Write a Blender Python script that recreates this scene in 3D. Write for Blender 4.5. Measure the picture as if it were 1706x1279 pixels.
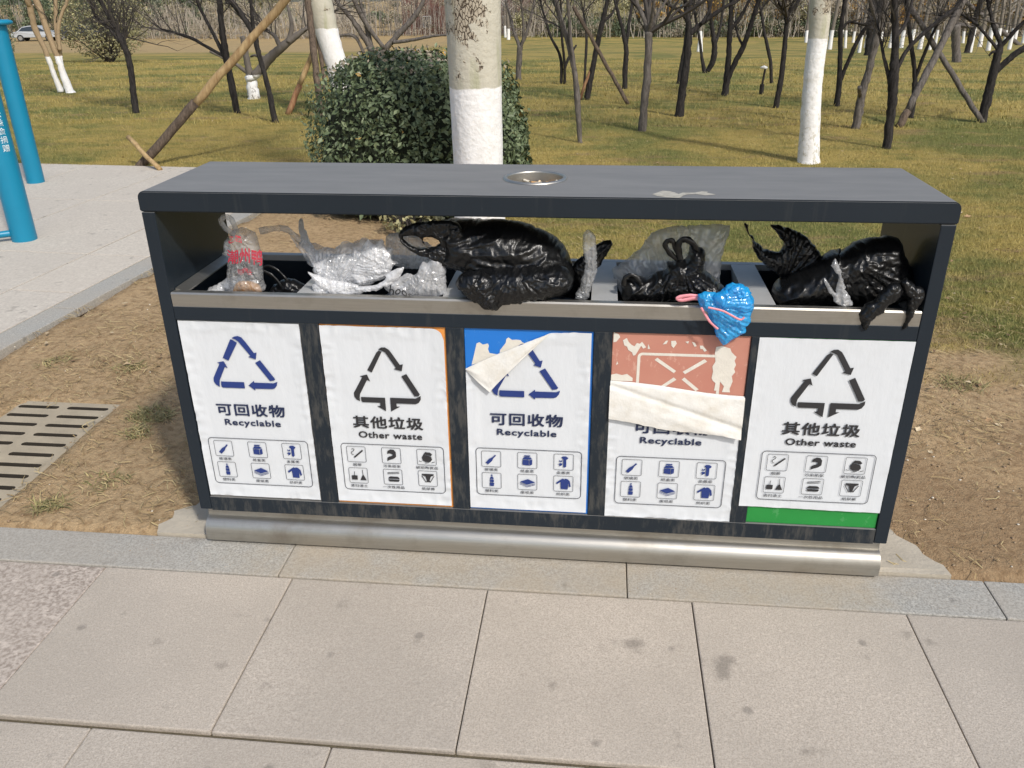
import bpy, bmesh, math, random
import numpy as np
from mathutils import Vector, Matrix, noise
from mathutils.geometry import delaunay_2d_cdt

for o in list(bpy.data.objects):
    bpy.data.objects.remove(o)
scene = bpy.context.scene
COL = scene.collection
random.seed(7)
RNG = np.random.default_rng(11)
R = math.radians

# ------------------------------------------------------------------ camera
CAM_POS = np.array([1.2362, -2.1331, 1.6088])
PITCH, YAW, ROLL, FPX = 0.4411, -0.1067, -0.0105, 1390.0
def cam_axes():
    cy, sy = math.cos(YAW), math.sin(YAW)
    f = np.array([sy*math.cos(PITCH), cy*math.cos(PITCH), -math.sin(PITCH)])
    r0 = np.array([cy, -sy, 0.0]); u0 = np.cross(r0, f)
    r = math.cos(ROLL)*r0 + math.sin(ROLL)*u0
    u = -math.sin(ROLL)*r0 + math.cos(ROLL)*u0
    return f, r, u
F_, R_, U_ = cam_axes()
cd = bpy.data.cameras.new('camera'); cam = bpy.data.objects.new('camera', cd); COL.objects.link(cam)
cd.sensor_width = 36.0; cd.lens = FPX/1706*36.0; cd.clip_start = 0.05; cd.clip_end = 2000
cam.matrix_world = Matrix(((R_[0], U_[0], -F_[0], CAM_POS[0]), (R_[1], U_[1], -F_[1], CAM_POS[1]),
                           (R_[2], U_[2], -F_[2], CAM_POS[2]), (0, 0, 0, 1)))
scene.camera = cam

# ------------------------------------------------------------------ light
SUN_AZ = math.atan2(0.62, -0.78); SUN_EL = R(45)
world = bpy.data.worlds.new('World'); scene.world = world; world.use_nodes = True
wn = world.node_tree; wn.nodes.clear()
sky = wn.nodes.new('ShaderNodeTexSky'); sky.sky_type = 'NISHITA'; sky.sun_disc = False
sky.sun_elevation = SUN_EL; sky.sun_rotation = SUN_AZ; sky.dust_density = 2.5; sky.air_density = 1.2
bg = wn.nodes.new('ShaderNodeBackground'); bg.inputs['Strength'].default_value = 0.15
wo = wn.nodes.new('ShaderNodeOutputWorld')
wn.links.new(sky.outputs[0], bg.inputs[0]); wn.links.new(bg.outputs[0], wo.inputs[0])
sl = bpy.data.lights.new('sun', 'SUN'); sl.energy = 2.85; sl.angle = R(4.0); sl.color = (1.0, 0.965, 0.91)
sun = bpy.data.objects.new('sun', sl); COL.objects.link(sun)
sd = Vector((math.sin(SUN_AZ)*math.cos(SUN_EL), math.cos(SUN_AZ)*math.cos(SUN_EL), math.sin(SUN_EL)))
sun.rotation_euler = (-sd).to_track_quat('-Z', 'Y').to_euler(); sun.location = sd*30
scene.view_settings.view_transform = 'Standard'; scene.view_settings.look = 'None'
scene.view_settings.exposure = 0.0; scene.view_settings.gamma = 1.0
scene.render.engine = 'CYCLES'
scene.cycles.transparent_max_bounces = 16

# ------------------------------------------------------------------ helpers
def terrain(y):
    """the park lawn falls gently away from the bins"""
    if y < 12: return 0.0
    t = min(y, 75) - 12
    return -0.045*t*t/(t+4)
def at(px, py, Y=None, z=None):
    """point of the place: ray through a measured photo position met with a vertical plane Y, a height z or the lawn"""
    d = F_*FPX + R_*(px-853) + U_*(639.5-py)
    if Y is not None:
        return CAM_POS + d*((Y-CAM_POS[1])/d[1])
    if z is not None:
        return CAM_POS + d*((z-CAM_POS[2])/d[2])
    q = CAM_POS - d*(CAM_POS[2]/d[2]) if d[2] < -1e-3 else CAM_POS + d
    lo, hi = 0.5, 90.0
    for _ in range(50):
        m = (lo+hi)/2; q = CAM_POS + d*((m-CAM_POS[1])/d[1])
        if q[2] > terrain(q[1]): lo = m
        else: hi = m
    return q

class MB:
    def __init__(s): s.v = []; s.f = []
    def add(s, vs, fs):
        o = len(s.v); s.v.extend([tuple(map(float, v)) for v in vs]); s.f.extend([tuple(i+o for i in f) for f in fs]); return s
    def box(s, x0, x1, y0, y1, z0, z1, b=0.0):
        if b <= 0:
            return s.add([(x0,y0,z0),(x1,y0,z0),(x1,y1,z0),(x0,y1,z0),(x0,y0,z1),(x1,y0,z1),(x1,y1,z1),(x0,y1,z1)],
                  [(0,3,2,1),(4,5,6,7),(0,1,5,4),(1,2,6,5),(2,3,7,6),(3,0,4,7)])
        bm = bmesh.new(); bmesh.ops.create_cube(bm, size=1.0)
        for v in bm.verts:
            v.co = Vector(((x0+x1)/2+v.co.x*(x1-x0), (y0+y1)/2+v.co.y*(y1-y0), (z0+z1)/2+v.co.z*(z1-z0)))
        bmesh.ops.bevel(bm, geom=bm.edges[:], offset=b, segments=2, affect='EDGES', profile=0.6)
        bm.verts.index_update()
        s.add([v.co for v in bm.verts], [[v.index for v in f.verts] for f in bm.faces]); bm.free(); return s
    def prism(s, poly, fn0, fn1):
        """polygon (list of 2D) mapped by fn0 / fn1 to two 3D loops, closed"""
        n = len(poly); a = [fn0(*p) for p in poly]; b = [fn1(*p) for p in poly]
        fs = [tuple(range(n)), tuple(range(2*n-1, n-1, -1))]
        for i in range(n):
            j = (i+1) % n; fs.append((j, i, n+i, n+j))
        return s.add(a+b, fs)
    def tube(s, pts, rad, sides=8, cap=True):
        pts = [Vector(p) for p in pts]; n = len(pts)
        if not hasattr(rad, '__len__'): rad = [rad]*n
        o = len(s.v); prev = None
        for i, p in enumerate(pts):
            t = (pts[min(i+1, n-1)] - pts[max(i-1, 0)])
            if t.length < 1e-9: t = Vector((0,0,1))
            t.normalize()
            if prev is None:
                a = t.orthogonal().normalized()
            else:
                a = (prev - t*prev.dot(t))
                a = a.normalized() if a.length > 1e-6 else t.orthogonal().normalized()
            prev = a; b = t.cross(a)
            for k in range(sides):
                th = 2*math.pi*k/sides
                s.v.append(tuple(p + (a*math.cos(th) + b*math.sin(th))*rad[i]))
        for i in range(n-1):
            for k in range(sides):
                k2 = (k+1) % sides
                s.f.append((o+i*sides+k, o+i*sides+k2, o+(i+1)*sides+k2, o+(i+1)*sides+k))
        if cap:
            s.f.append(tuple(o+k for k in range(sides-1, -1, -1))); s.f.append(tuple(o+(n-1)*sides+k for k in range(sides)))
        return s
    def lathe(s, prof, c, seg=32, cap=False):
        o = len(s.v); n = len(prof)
        for k in range(seg):
            th = 2*math.pi*k/seg
            for (r, z) in prof: s.v.append((c[0]+r*math.cos(th), c[1]+r*math.sin(th), c[2]+z))
        for k in range(seg):
            k2 = (k+1) % seg
            for i in range(n-1): s.f.append((o+k*n+i, o+k2*n+i, o+k2*n+i+1, o+k*n+i+1))
        return s
    def mesh(s, name, smooth=False):
        me = bpy.data.meshes.new(name); me.from_pydata(s.v, [], s.f); me.update()
        if smooth: me.polygons.foreach_set('use_smooth', [True]*len(me.polygons))
        return me
    def obj(s, name, mat, parent=None, smooth=False, angle=None):
        me = s.mesh(name, smooth or angle is not None); me.materials.append(mat)
        if angle is not None:
            me.set_sharp_from_angle(angle=R(angle))
        return link(name, me, parent)
def link(name, data, parent=None):
    o = bpy.data.objects.new(name, data); COL.objects.link(o)
    if parent is not None: o.parent = parent
    return o
def np_mesh(name, V, F, mat, parent=None, smooth=False, attr=None):
    """V (n,3), F (m,k) arrays"""
    V = np.asarray(V, np.float32); F = np.asarray(F, np.int32); k = F.shape[1]
    me = bpy.data.meshes.new(name)
    me.vertices.add(len(V)); me.vertices.foreach_set('co', V.ravel())
    me.loops.add(F.size); me.loops.foreach_set('vertex_index', F.ravel())
    me.polygons.add(len(F)); me.polygons.foreach_set('loop_start', np.arange(0, F.size, k, dtype=np.int32))
    me.polygons.foreach_set('loop_total', np.full(len(F), k, np.int32))
    if smooth: me.polygons.foreach_set('use_smooth', np.ones(len(F), bool))
    me.update(calc_edges=True)
    if attr:
        for nm, val in attr.items():
            a = me.attributes.new(nm, 'FLOAT', 'POINT'); a.data.foreach_set('value', np.asarray(val, np.float32))
    me.materials.append(mat)
    return link(name, me, parent)
def thing(name, label, cat, loc=(0,0,0), group=None, rz=0):
    o = bpy.data.objects.new(name, None); COL.objects.link(o); o.empty_display_size = 0.2
    o.location = tuple(float(c) for c in loc); o.rotation_euler = (0,0,rz)
    o['label'] = label; o['category'] = cat
    if group: o['group'] = group
    bpy.context.view_layer.update() if False else None
    return o
def tag(o, label, cat, group=None):
    o['label'] = label; o['category'] = cat
    if group: o['group'] = group
    return o
def keep(o, root):
    """parent a part whose vertices are already in world coordinates"""
    o.parent = root; o.matrix_parent_inverse = Matrix.Translation(-Vector(root.location)); return o
def structure(o): o['kind'] = 'structure'; return o

# ------------------------------------------------------------------ materials
def newmat(name):
    m = bpy.data.materials.new(name); m.use_nodes = True; nt = m.node_tree
    return m, nt, nt.nodes['Principled BSDF']
class G:
    """small node-graph helper"""
    def __init__(s, nt): s.nt = nt
    def n(s, t, **kw):
        nd = s.nt.nodes.new(t)
        for k, v in kw.items():
            if k in nd.inputs.keys() or isinstance(k, int): s.put(nd.inputs[k], v)
            else: setattr(nd, k, v)
        return nd
    def put(s, sock, v):
        if isinstance(v, bpy.types.NodeSocket): s.nt.links.new(v, sock)
        elif isinstance(v, bpy.types.Node): s.nt.links.new(v.outputs[0], sock)
        else:
            if hasattr(sock.default_value, '__len__') and len(sock.default_value) == 4 and len(v) == 3: v = (*v, 1)
            sock.default_value = v
    def coord(s, kind='Object', scale=(1,1,1), loc=(0,0,0), rot=(0,0,0)):
        tc = s.n('ShaderNodeTexCoord'); mp = s.n('ShaderNodeMapping')
        s.put(mp.inputs['Vector'], tc.outputs[kind]); mp.inputs['Scale'].default_value = scale
        mp.inputs['Location'].default_value = loc; mp.inputs['Rotation'].default_value = rot; return mp.outputs[0]
    def noise(s, vec, scale, detail=4, rough=0.55, dist=0.0):
        nd = s.n('ShaderNodeTexNoise'); s.put(nd.inputs['Vector'], vec)
        nd.inputs['Scale'].default_value = scale; nd.inputs['Detail'].default_value = detail
        nd.inputs['Roughness'].default_value = rough; nd.inputs['Distortion'].default_value = dist
        return nd.outputs['Fac']
    def voro(s, vec, scale, feat='F1', out='Distance'):
        nd = s.n('ShaderNodeTexVoronoi'); nd.feature = feat; s.put(nd.inputs['Vector'], vec)
        nd.inputs['Scale'].default_value = scale; return nd.outputs[out]
    def facet(s, vec, scale):
        nw = s.n('ShaderNodeTexNoise'); s.put(nw.inputs['Vector'], vec); nw.inputs['Scale'].default_value = scale*0.4
        ad = s.n('ShaderNodeVectorMath'); ad.operation = 'MULTIPLY_ADD'; s.put(ad.inputs[0], nw.outputs['Color']); ad.inputs[1].default_value = (1.2/scale,)*3; s.put(ad.inputs[2], vec)
        nd = s.n('ShaderNodeTexVoronoi'); nd.feature = 'F1'; nd.distance = 'MANHATTAN'; s.put(nd.inputs['Vector'], ad.outputs[0]); nd.inputs['Scale'].default_value = scale
        return nd.outputs['Distance']
    def ramp(s, fac, stops, interp='LINEAR'):
        nd = s.n('ShaderNodeValToRGB'); s.put(nd.inputs[0], fac); cr = nd.color_ramp; cr.interpolation = interp
        while len(cr.elements) < len(stops): cr.elements.new(0.5)
        for e, (p, c) in zip(cr.elements, stops):
            e.position = p; e.color = (*c, 1) if hasattr(c, '__len__') else (c, c, c, 1)
        return nd.outputs[0]
    def mix(s, fac, a, b, mode='MIX'):
        nd = s.n('ShaderNodeMix'); nd.data_type = 'RGBA'; nd.blend_type = mode
        s.put(nd.inputs[0], fac); s.put(nd.inputs[6], a); s.put(nd.inputs[7], b); return nd.outputs[2]
    def math(s, op, a, b=0.0, clamp=False):
        nd = s.n('ShaderNodeMath'); nd.operation = op; nd.use_clamp = clamp
        s.put(nd.inputs[0], a); s.put(nd.inputs[1], b); return nd.outputs[0]
    def bump(s, h, strength=0.3, dist=0.01, normal=None):
        nd = s.n('ShaderNodeBump'); s.put(nd.inputs['Height'], h); nd.inputs['Strength'].default_value = strength
        nd.inputs['Distance'].default_value = dist
        if normal is not None: s.put(nd.inputs['Normal'], normal)
        return nd.outputs[0]
def plain(name, col, rough=0.5, metal=0.0, var=0.0, scale=8.0, bump=0.0, bscale=60.0, spec=0.5, bdist=0.004):
    m, nt, b = newmat(name); g = G(nt); v = g.coord()
    if var > 0:
        f = g.noise(v, scale, 5, 0.6)
        g.put(b.inputs['Base Color'], g.mix(f, tuple(c*(1-var) for c in col), tuple(min(1, c*(1+var)) for c in col)))
    else: g.put(b.inputs['Base Color'], col)
    b.inputs['Roughness'].default_value = rough; b.inputs['Metallic'].default_value = metal
    b.inputs['Specular IOR Level'].default_value = spec
    if bump > 0: g.put(b.inputs['Normal'], g.bump(g.noise(v, bscale, 4, 0.6), bump, bdist))
    return m

M = {}
def make_materials():
    # ---- paving granite
    def granite(name, base, dark, stain, light=1.12, speck=170.0, spill=False):
        m, nt, b = newmat(name); g = G(nt)
        tc = g.n('ShaderNodeTexCoord'); oi = g.n('ShaderNodeObjectInfo')
        geo = g.n('ShaderNodeNewGeometry')
        v = geo.outputs['Position']
        off = g.n('ShaderNodeVectorMath'); off.operation = 'ADD'
        g.put(off.inputs[0], v)
        cmb = g.n('ShaderNodeCombineXYZ'); rr = g.math('MULTIPLY', oi.outputs['Random'], 37.0)
        g.put(cmb.inputs[0], rr); g.put(cmb.inputs[1], rr); g.put(off.inputs[1], cmb)
        vo = off.outputs[0]
        s1 = g.noise(v, speck, 2, 0.7); s2 = g.noise(v, speck*0.45, 3, 0.7)
        c = g.mix(g.ramp(s1, [(0.36, 0.0), (0.5, 0.55), (0.62, 1.0)]), dark, base)
        c = g.mix(g.ramp(s2, [(0.55, 0.0), (0.68, 1.0)]), c, tuple(min(1, x*light) for x in base))
        big = g.noise(vo, 1.7, 5, 0.6)
        c = g.mix(g.math('MULTIPLY', g.ramp(big, [(0.42, 1.0), (0.60, 0.0)]), 0.42), c, stain)
        sp = g.noise(vo, 7.0, 4, 0.55)
        c = g.mix(g.math('MULTIPLY', g.ramp(sp, [(0.27, 1.0), (0.36, 0.0)]), 0.5), c, tuple(x*0.35 for x in stain))
        drop = g.voro(v, 5.5)
        dn = g.math('ADD', drop, g.math('MULTIPLY', g.noise(v, 40, 2), 0.05))
        c = g.mix(g.math('MULTIPLY', g.ramp(dn, [(0.075, 1.0), (0.115, 0.0)]), 0.45), c, (0.13, 0.12, 0.105))
        if spill:   # soil trodden over the kerb in front of the bins
            sx = g.n('ShaderNodeSeparateXYZ'); g.put(sx.inputs[0], v)
            wob = g.math('MULTIPLY', g.math('SUBTRACT', g.noise(v, 3.0, 5, 0.65), 0.5), 1.6)
            mk = g.math('MULTIPLY', g.ramp(g.math('ADD', g.math('DIVIDE', sx.outputs[0], 4.0), g.math('MULTIPLY', wob, 0.16)), [(0.03, 0.0), (0.09, 1.0), (0.50, 1.0), (0.545, 0.0)]), g.ramp(g.noise(v, 8, 5, 0.7), [(0.32, 0.25), (0.6, 1.0)]))
            c = g.mix(g.math('MULTIPLY', mk, 0.55), c, g.mix(s1, (0.30, 0.24, 0.165), (0.50, 0.42, 0.31)))
        tint = g.mix(oi.outputs['Random'], (0.965, 0.965, 0.965), (1.03, 1.02, 1.005))
        c = g.mix(1.0, c, tint, 'MULTIPLY')
        g.put(b.inputs['Base Color'], c); b.inputs['Roughness'].default_value = 0.85
        b.inputs['Specular IOR Level'].default_value = 0.25
        h = g.math('ADD', g.math('MULTIPLY', s1, 0.6), s2)
        g.put(b.inputs['Normal'], g.bump(h, 0.45, 0.003))
        return m
    M['slab'] = granite('paving_granite', (0.515, 0.455, 0.383), (0.36, 0.312, 0.258), (0.345, 0.305, 0.255), 1.1, 240.0)
    M['slab_rough'] = granite('rough_granite', (0.53, 0.46, 0.395), (0.235, 0.19, 0.155), (0.42, 0.36, 0.30), 1.25, 75.0)
    M['kerb'] = granite('kerb_granite', (0.425, 0.41, 0.37), (0.26, 0.25, 0.225), (0.40, 0.35, 0.285), spill=True)
    M['plaza'] = granite('plaza_stone', (0.565, 0.515, 0.44), (0.46, 0.415, 0.355), (0.49, 0.44, 0.375), 1.05, 60.0)
    # ---- joint dirt
    m, nt, b = newmat('joint_dirt'); g = G(nt); v = g.coord()
    g.put(b.inputs['Base Color'], g.mix(g.noise(v, 14, 4), (0.075, 0.06, 0.04), (0.15, 0.125, 0.075)))
    b.inputs['Roughness'].default_value = 1.0
    g.put(b.inputs['Normal'], g.bump(g.noise(v, 150, 3), 0.8, 0.01)); M['joint'] = m
    # ---- ground : soil and lawn, blended by the mesh attribute 'grass'
    m, nt, b = newmat('lawn_and_soil'); g = G(nt); v = g.coord()
    at_ = g.n('ShaderNodeAttribute'); at_.attribute_name = 'grass'
    soil = g.mix(g.noise(v, 2.3, 5, 0.6), (0.36, 0.245, 0.132), (0.56, 0.405, 0.235))
    soil = g.mix(g.ramp(g.noise(v, 30, 4, 0.7), [(0.35, 1.0), (0.55, 0.0)]), soil, (0.29, 0.195, 0.105))
    damp = g.n('ShaderNodeAttribute'); damp.attribute_name = 'damp'
    soil = g.mix(g.math('MULTIPLY', damp.outputs['Fac'], 0.5), soil, (0.235, 0.15, 0.085))
    soil = g.mix(g.ramp(g.noise(v, 120, 3, 0.7), [(0.62, 0.0), (0.75, 0.6)]), soil, (0.60, 0.48, 0.31))
    lawn = lawn_colour(g, v)
    lawn = g.mix(g.ramp(g.noise(v, 55, 3, 0.7), [(0.35, 0.65), (0.6, 0.0)]), lawn, (0.125, 0.096, 0.04))
    g.put(b.inputs['Base Color'], g.mix(at_.outputs['Fac'], soil, lawn))
    b.inputs['Roughness'].default_value = 1.0; b.inputs['Specular IOR Level'].default_value = 0.1
    h = g.math('ADD', g.noise(v, 45, 5, 0.7), g.math('MULTIPLY', g.noise(v, 160, 3, 0.7), 0.6))
    g.put(b.inputs['Normal'], g.bump(h, 0.9, 0.012)); M['ground'] = m
    # ---- grass blades
    m, nt, b = newmat('grass_blades'); g = G(nt); v = g.coord()
    at_ = g.n('ShaderNodeAttribute'); at_.attribute_name = 'rnd'
    c = lawn_colour(g, v)
    c = g.mix(at_.outputs['Fac'], g.mix(1.0, c, (0.72, 0.78, 0.65), 'MULTIPLY'), g.mix(0.5, c, (0.50, 0.40, 0.17)))
    g.put(b.inputs['Base Color'], c); b.inputs['Roughness'].default_value = 0.7; b.inputs['Specular IOR Level'].default_value = 0.2
    M['blades'] = m
    M['straw'] = rndmat('dry_straw', (0.36, 0.265, 0.13), (0.20, 0.135, 0.065), (0.50, 0.40, 0.21))
    M['weed'] = rndmat('weed_blades', (0.27, 0.235, 0.10), (0.14, 0.14, 0.05), (0.46, 0.37, 0.18))
    M['pebble'] = rndmat('pebbles', (0.40, 0.31, 0.20), (0.27, 0.18, 0.11), (0.70, 0.65, 0.55))
    M['concrete'] = plain('footing_concrete', (0.44, 0.39, 0.31), 0.95, 0, 0.25, 9, 0.7, 70)
    # ---- bin
    def paint(name, worn):
        m, nt, b = newmat(name); g = G(nt); v = g.coord()
        base = (0.0150, 0.0215, 0.0295)
        vs = g.coord(scale=(1, 1, 0.22))
        c = g.mix(g.noise(v, 3, 4), tuple(x*0.85 for x in base), tuple(x*1.2 for x in base))
        if worn:
            w = g.math('MULTIPLY', g.noise(vs, 42, 6, 0.72), g.math('ADD', g.noise(v, 5.5, 3), 0.45))
            wf = g.ramp(w, [(0.46, 0.0), (0.60, 0.62)])
            c = g.mix(wf, c, (0.082, 0.080, 0.074))
            gr = g.ramp(g.noise(vs, 110, 3, 0.7), [(0.58, 0.0), (0.74, 0.5)])
            c = g.mix(gr, c, (0.075, 0.078, 0.066))
        else:
            wf = g.ramp(g.noise(v, 22, 5, 0.7), [(0.66, 0.0), (0.74, 0.35)])
            c = g.mix(wf, c, (0.10, 0.105, 0.11))
            drip = g.ramp(g.noise(g.coord(scale=(1,1,0.05)), 24, 4, 0.6), [(0.58, 0.0), (0.75, 0.35)])
            c = g.mix(drip, c, (0.062, 0.064, 0.062))
        # dust that settles on level surfaces
        ge = g.n('ShaderNodeNewGeometry'); sx = g.n('ShaderNodeSeparateXYZ'); g.put(sx.inputs[0], ge.outputs['True Normal'])
        dust = g.ramp(sx.outputs[2], [(0.75, 0.0), (0.97, 1.0)])
        dn = g.math('MULTIPLY', dust, g.math('ADD', 0.48, g.math('MULTIPLY', g.noise(g.coord(scale=(0.5, 2.2, 1)), 7, 5, 0.65), 0.44)))
        c = g.mix(dn, c, (0.262, 0.255, 0.242))
        g.put(b.inputs['Base Color'], c)
        g.put(b.inputs['Roughness'], g.math('ADD', 0.36, g.math('MULTIPLY', dust, 0.24)))
        b.inputs['Specular IOR Level'].default_value = 0.28
        g.put(b.inputs['Normal'], g.bump(g.noise(v, 160, 3), 0.06, 0.003))
        return m
    M['paint'] = paint('navy_powder_coat', False); M['paint_worn'] = paint('worn_navy_paint', True)
    m, nt, b = newmat('brushed_steel'); g = G(nt); v = g.coord(scale=(0.03, 1, 1))
    n1 = g.noise(v, 260, 4, 0.7); n2 = g.noise(g.coord(), 6, 5, 0.65)
    c = g.mix(n1, (0.36, 0.345, 0.31), (0.53, 0.51, 0.465)); c = g.mix(g.ramp(n2, [(0.5, 0.0), (0.72, 0.7)]), c, (0.28, 0.25, 0.205))
    g.put(b.inputs['Base Color'], c); b.inputs['Metallic'].default_value = 0.92
    g.put(b.inputs['Roughness'], g.math('ADD', 0.33, g.math('MULTIPLY', n2, 0.2)))
    g.put(b.inputs['Normal'], g.bump(n1, 0.08, 0.002)); M['steel'] = m
    M['galv'] = plain('galvanised_sheet', (0.46, 0.46, 0.45), 0.55, 0.25, 0.18, 14, 0.05, 40)
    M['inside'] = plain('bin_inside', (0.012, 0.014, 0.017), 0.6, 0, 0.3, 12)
    # ---- stickers
    m, nt, b = newmat('white_vinyl'); g = G(nt); v = g.coord()
    c = g.mix(g.ramp(g.noise(v, 9, 5, 0.65), [(0.5, 0.0), (0.8, 0.5)]), (0.665, 0.69, 0.715), (0.60, 0.612, 0.618))
    c = g.mix(g.ramp(g.noise(v, 150, 3, 0.6), [(0.78, 0.0), (0.82, 0.4)]), c, (0.36, 0.33, 0.28))
    g.put(b.inputs['Base Color'], c); b.inputs['Roughness'].default_value = 0.38
    g.put(b.inputs['Normal'], g.bump(g.math('ADD', g.noise(g.coord(scale=(1, 1, 0.5)), 18, 4, 0.6), g.math('MULTIPLY', g.noise(g.coord(scale=(1.6, 1, 0.35), rot=(0, R(12), 0)), 46, 2, 0.5), 0.25)), 0.2, 0.01)); M['vinyl'] = m
    m, nt, b = newmat('aged_vinyl'); g = G(nt); v = g.coord()
    c = g.mix(g.ramp(g.noise(v, 11, 5, 0.65), [(0.4, 0.0), (0.75, 1.0)]), (0.76, 0.73, 0.66), (0.66, 0.58, 0.44))
    g.put(b.inputs['Base Color'], c); b.inputs['Roughness'].default_value = 0.45
    g.put(b.inputs['Normal'], g.bump(g.noise(v, 22, 4, 0.6), 0.15, 0.01)); M['vinyl_old'] = m
    m, nt, b = newmat('sticker_back'); g = G(nt); v = g.coord()
    c = g.mix(g.ramp(g.noise(v, 14, 5, 0.7), [(0.42, 0.0), (0.75, 0.8)]), (0.76, 0.745, 0.70), (0.60, 0.55, 0.455))
    c = g.mix(g.ramp(g.noise(v, 190, 3, 0.7), [(0.70, 0.0), (0.76, 0.7)]), c, (0.22, 0.18, 0.13))
    g.put(b.inputs['Base Color'], c); b.inputs['Roughness'].default_value = 0.6
    g.put(b.inputs['Normal'], g.bump(g.noise(v, 60, 5, 0.7), 0.3, 0.006)); M['back'] = m
    M['ink_blue'] = plain('ink_blue', (0.017, 0.040, 0.19), 0.4, 0, 0.12, 20)
    M['ink_navy'] = plain('ink_navy', (0.016, 0.026, 0.072), 0.4)
    M['ink_black'] = plain('ink_black', (0.028, 0.028, 0.031), 0.4, 0, 0.1, 20)
    M['ink_line'] = plain('ink_line', (0.045, 0.05, 0.065), 0.45)
    M['ink_red'] = plain('ink_red', (0.50, 0.03, 0.06), 0.5)
    def panelmat(name, c1, c2, chips, rough=0.45):
        m, nt, b = newmat(name); g = G(nt); v = g.coord()
        c = g.mix(g.noise(v, 7, 5, 0.6), c1, c2)
        c = g.mix(g.ramp(g.noise(g.coord(scale=(1,1,0.6)), 26, 6, 0.75), [(0.60, 0.0), (0.64, 0.8)]), c, chips)
        g.put(b.inputs['Base Color'], c); b.inputs['Roughness'].default_value = rough; return m
    M['p_white'] = plain('panel_bare', (0.33, 0.32, 0.30), 0.5, 0, 0.2, 8)
    M['p_orange'] = panelmat('panel_orange', (0.72, 0.25, 0.035), (0.80, 0.36, 0.10), (0.80, 0.55, 0.28))
    M['p_blue'] = panelmat('panel_blue', (0.012, 0.155, 0.56), (0.02, 0.20, 0.64), (0.10, 0.30, 0.66), 0.3)
    M['p_salmon'] = panelmat('panel_faded_red', (0.46, 0.17, 0.125), (0.55, 0.27, 0.195), (0.60, 0.33, 0.25), 0.7)
    M['p_green'] = panelmat('panel_green', (0.012, 0.21, 0.035), (0.02, 0.29, 0.055), (0.06, 0.30, 0.09))
    M['residue'] = plain('paper_residue', (0.70, 0.66, 0.58), 0.9, 0, 0.18, 30, 0.3, 80)
    M['heat'] = plain('blistered_paint', (0.40, 0.375, 0.315), 0.85, 0, 0.55, 60, 0.4, 120)
    # ---- bags
    def bagmat(name, col, rough, bs, bscale):
        m, nt, b = newmat(name); g = G(nt); v = g.coord()
        g.put(b.inputs['Base Color'], col)
        g.put(b.inputs['Roughness'], g.math('ADD', rough, g.math('MULTIPLY', g.noise(v, 14, 3), 0.2)))
        h1 = g.facet(g.coord(scale=(1.0, 1.0, 0.5), rot=(0, R(25), 0)), bscale)
        h2 = g.math('ADD', g.math('MULTIPLY', g.noise(g.coord(scale=(0.14, 1, 1.0), rot=(0, R(-28), 0)), bscale*5.2, 3, 0.65, 0.5), 1.5), g.math('MULTIPLY', g.noise(g.coord(scale=(1, 1, 0.13), rot=(0, R(18), 0)), bscale*4.4, 3, 0.65, 0.5), 1.5))
        b.inputs['Specular IOR Level'].default_value = 0.42
        g.put(b.inputs['Normal'], g.bump(g.math('ADD', g.math('MULTIPLY', h1, 0.55), g.math('MULTIPLY', h2, 0.6)), bs, 0.012)); return m
    M['black_film'] = bagmat('black_plastic_film', (0.0060, 0.0063, 0.0068), 0.21, 0.12, 20)
    def film(name, col, fac, rough, bscale=30, bs=0.6, var=0.3):
        m = bpy.data.materials.new(name); m.use_nodes = True; nt = m.node_tree; nt.nodes.clear(); g = G(nt)
        v = g.coord(); out = g.n('ShaderNodeOutputMaterial')
        n1 = g.math('ADD', g.math('MULTIPLY', g.facet(g.coord(scale=(1,1,0.5), rot=(0, R(20), 0)), bscale), 0.6), g.math('ADD', g.math('MULTIPLY', g.noise(g.coord(scale=(0.14, 1, 1.0), rot=(0, R(-30), 0)), bscale*4.6, 3, 0.65, 0.5), 0.55), g.math('MULTIPLY', g.noise(g.coord(scale=(1, 1, 0.14), rot=(0, R(24), 0)), bscale*4.0, 3, 0.65, 0.5), 0.55)))
        bmp = g.bump(n1, bs, 0.012)
        p = g.n('ShaderNodeBsdfPrincipled'); g.put(p.inputs['Base Color'], col); p.inputs['Roughness'].default_value = rough
        g.put(p.inputs['Normal'], bmp)
        tl = g.n('ShaderNodeBsdfTranslucent'); g.put(tl.inputs['Color'], col); g.put(tl.inputs['Normal'], bmp)
        mx = g.n('ShaderNodeMixShader'); mx.inputs[0].default_value = 0.35
        g.put(mx.inputs[1], p); g.put(mx.inputs[2], tl)
        tr = g.n('ShaderNodeBsdfTransparent'); g.put(tr.inputs['Color'], tuple(0.5+0.5*c for c in col))
        f = g.math('ADD', fac-var*0.5, g.math('MULTIPLY', g.ramp(n1, [(0.62, 0.0), (1.0, 1.0)]), var), True)
        m2 = g.n('ShaderNodeMixShader'); g.put(m2.inputs[0], f); g.put(m2.inputs[1], tr); g.put(m2.inputs[2], mx)
        gl = g.n('ShaderNodeBsdfGlossy'); gl.inputs['Roughness'].default_value = 0.12; g.put(gl.inputs['Normal'], bmp)
        m3 = g.n('ShaderNodeMixShader'); m3.inputs[0].default_value = 0.07
        g.put(m3.inputs[1], m2); g.put(m3.inputs[2], gl); g.put(out.inputs[0], m3); return m
    M['white_film'] = film('white_plastic_film', (0.93, 0.935, 0.95), 0.62, 0.24, 22, 0.12, 0.35)
    M['sheer_film'] = film('sheer_white_film', (0.92, 0.925, 0.94), 0.34, 0.22, 20, 0.10, 0.35)
    M['clear_film'] = film('clear_plastic_film', (0.80, 0.81, 0.82), 0.20, 0.22, 26, 0.15, 0.22)
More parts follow.
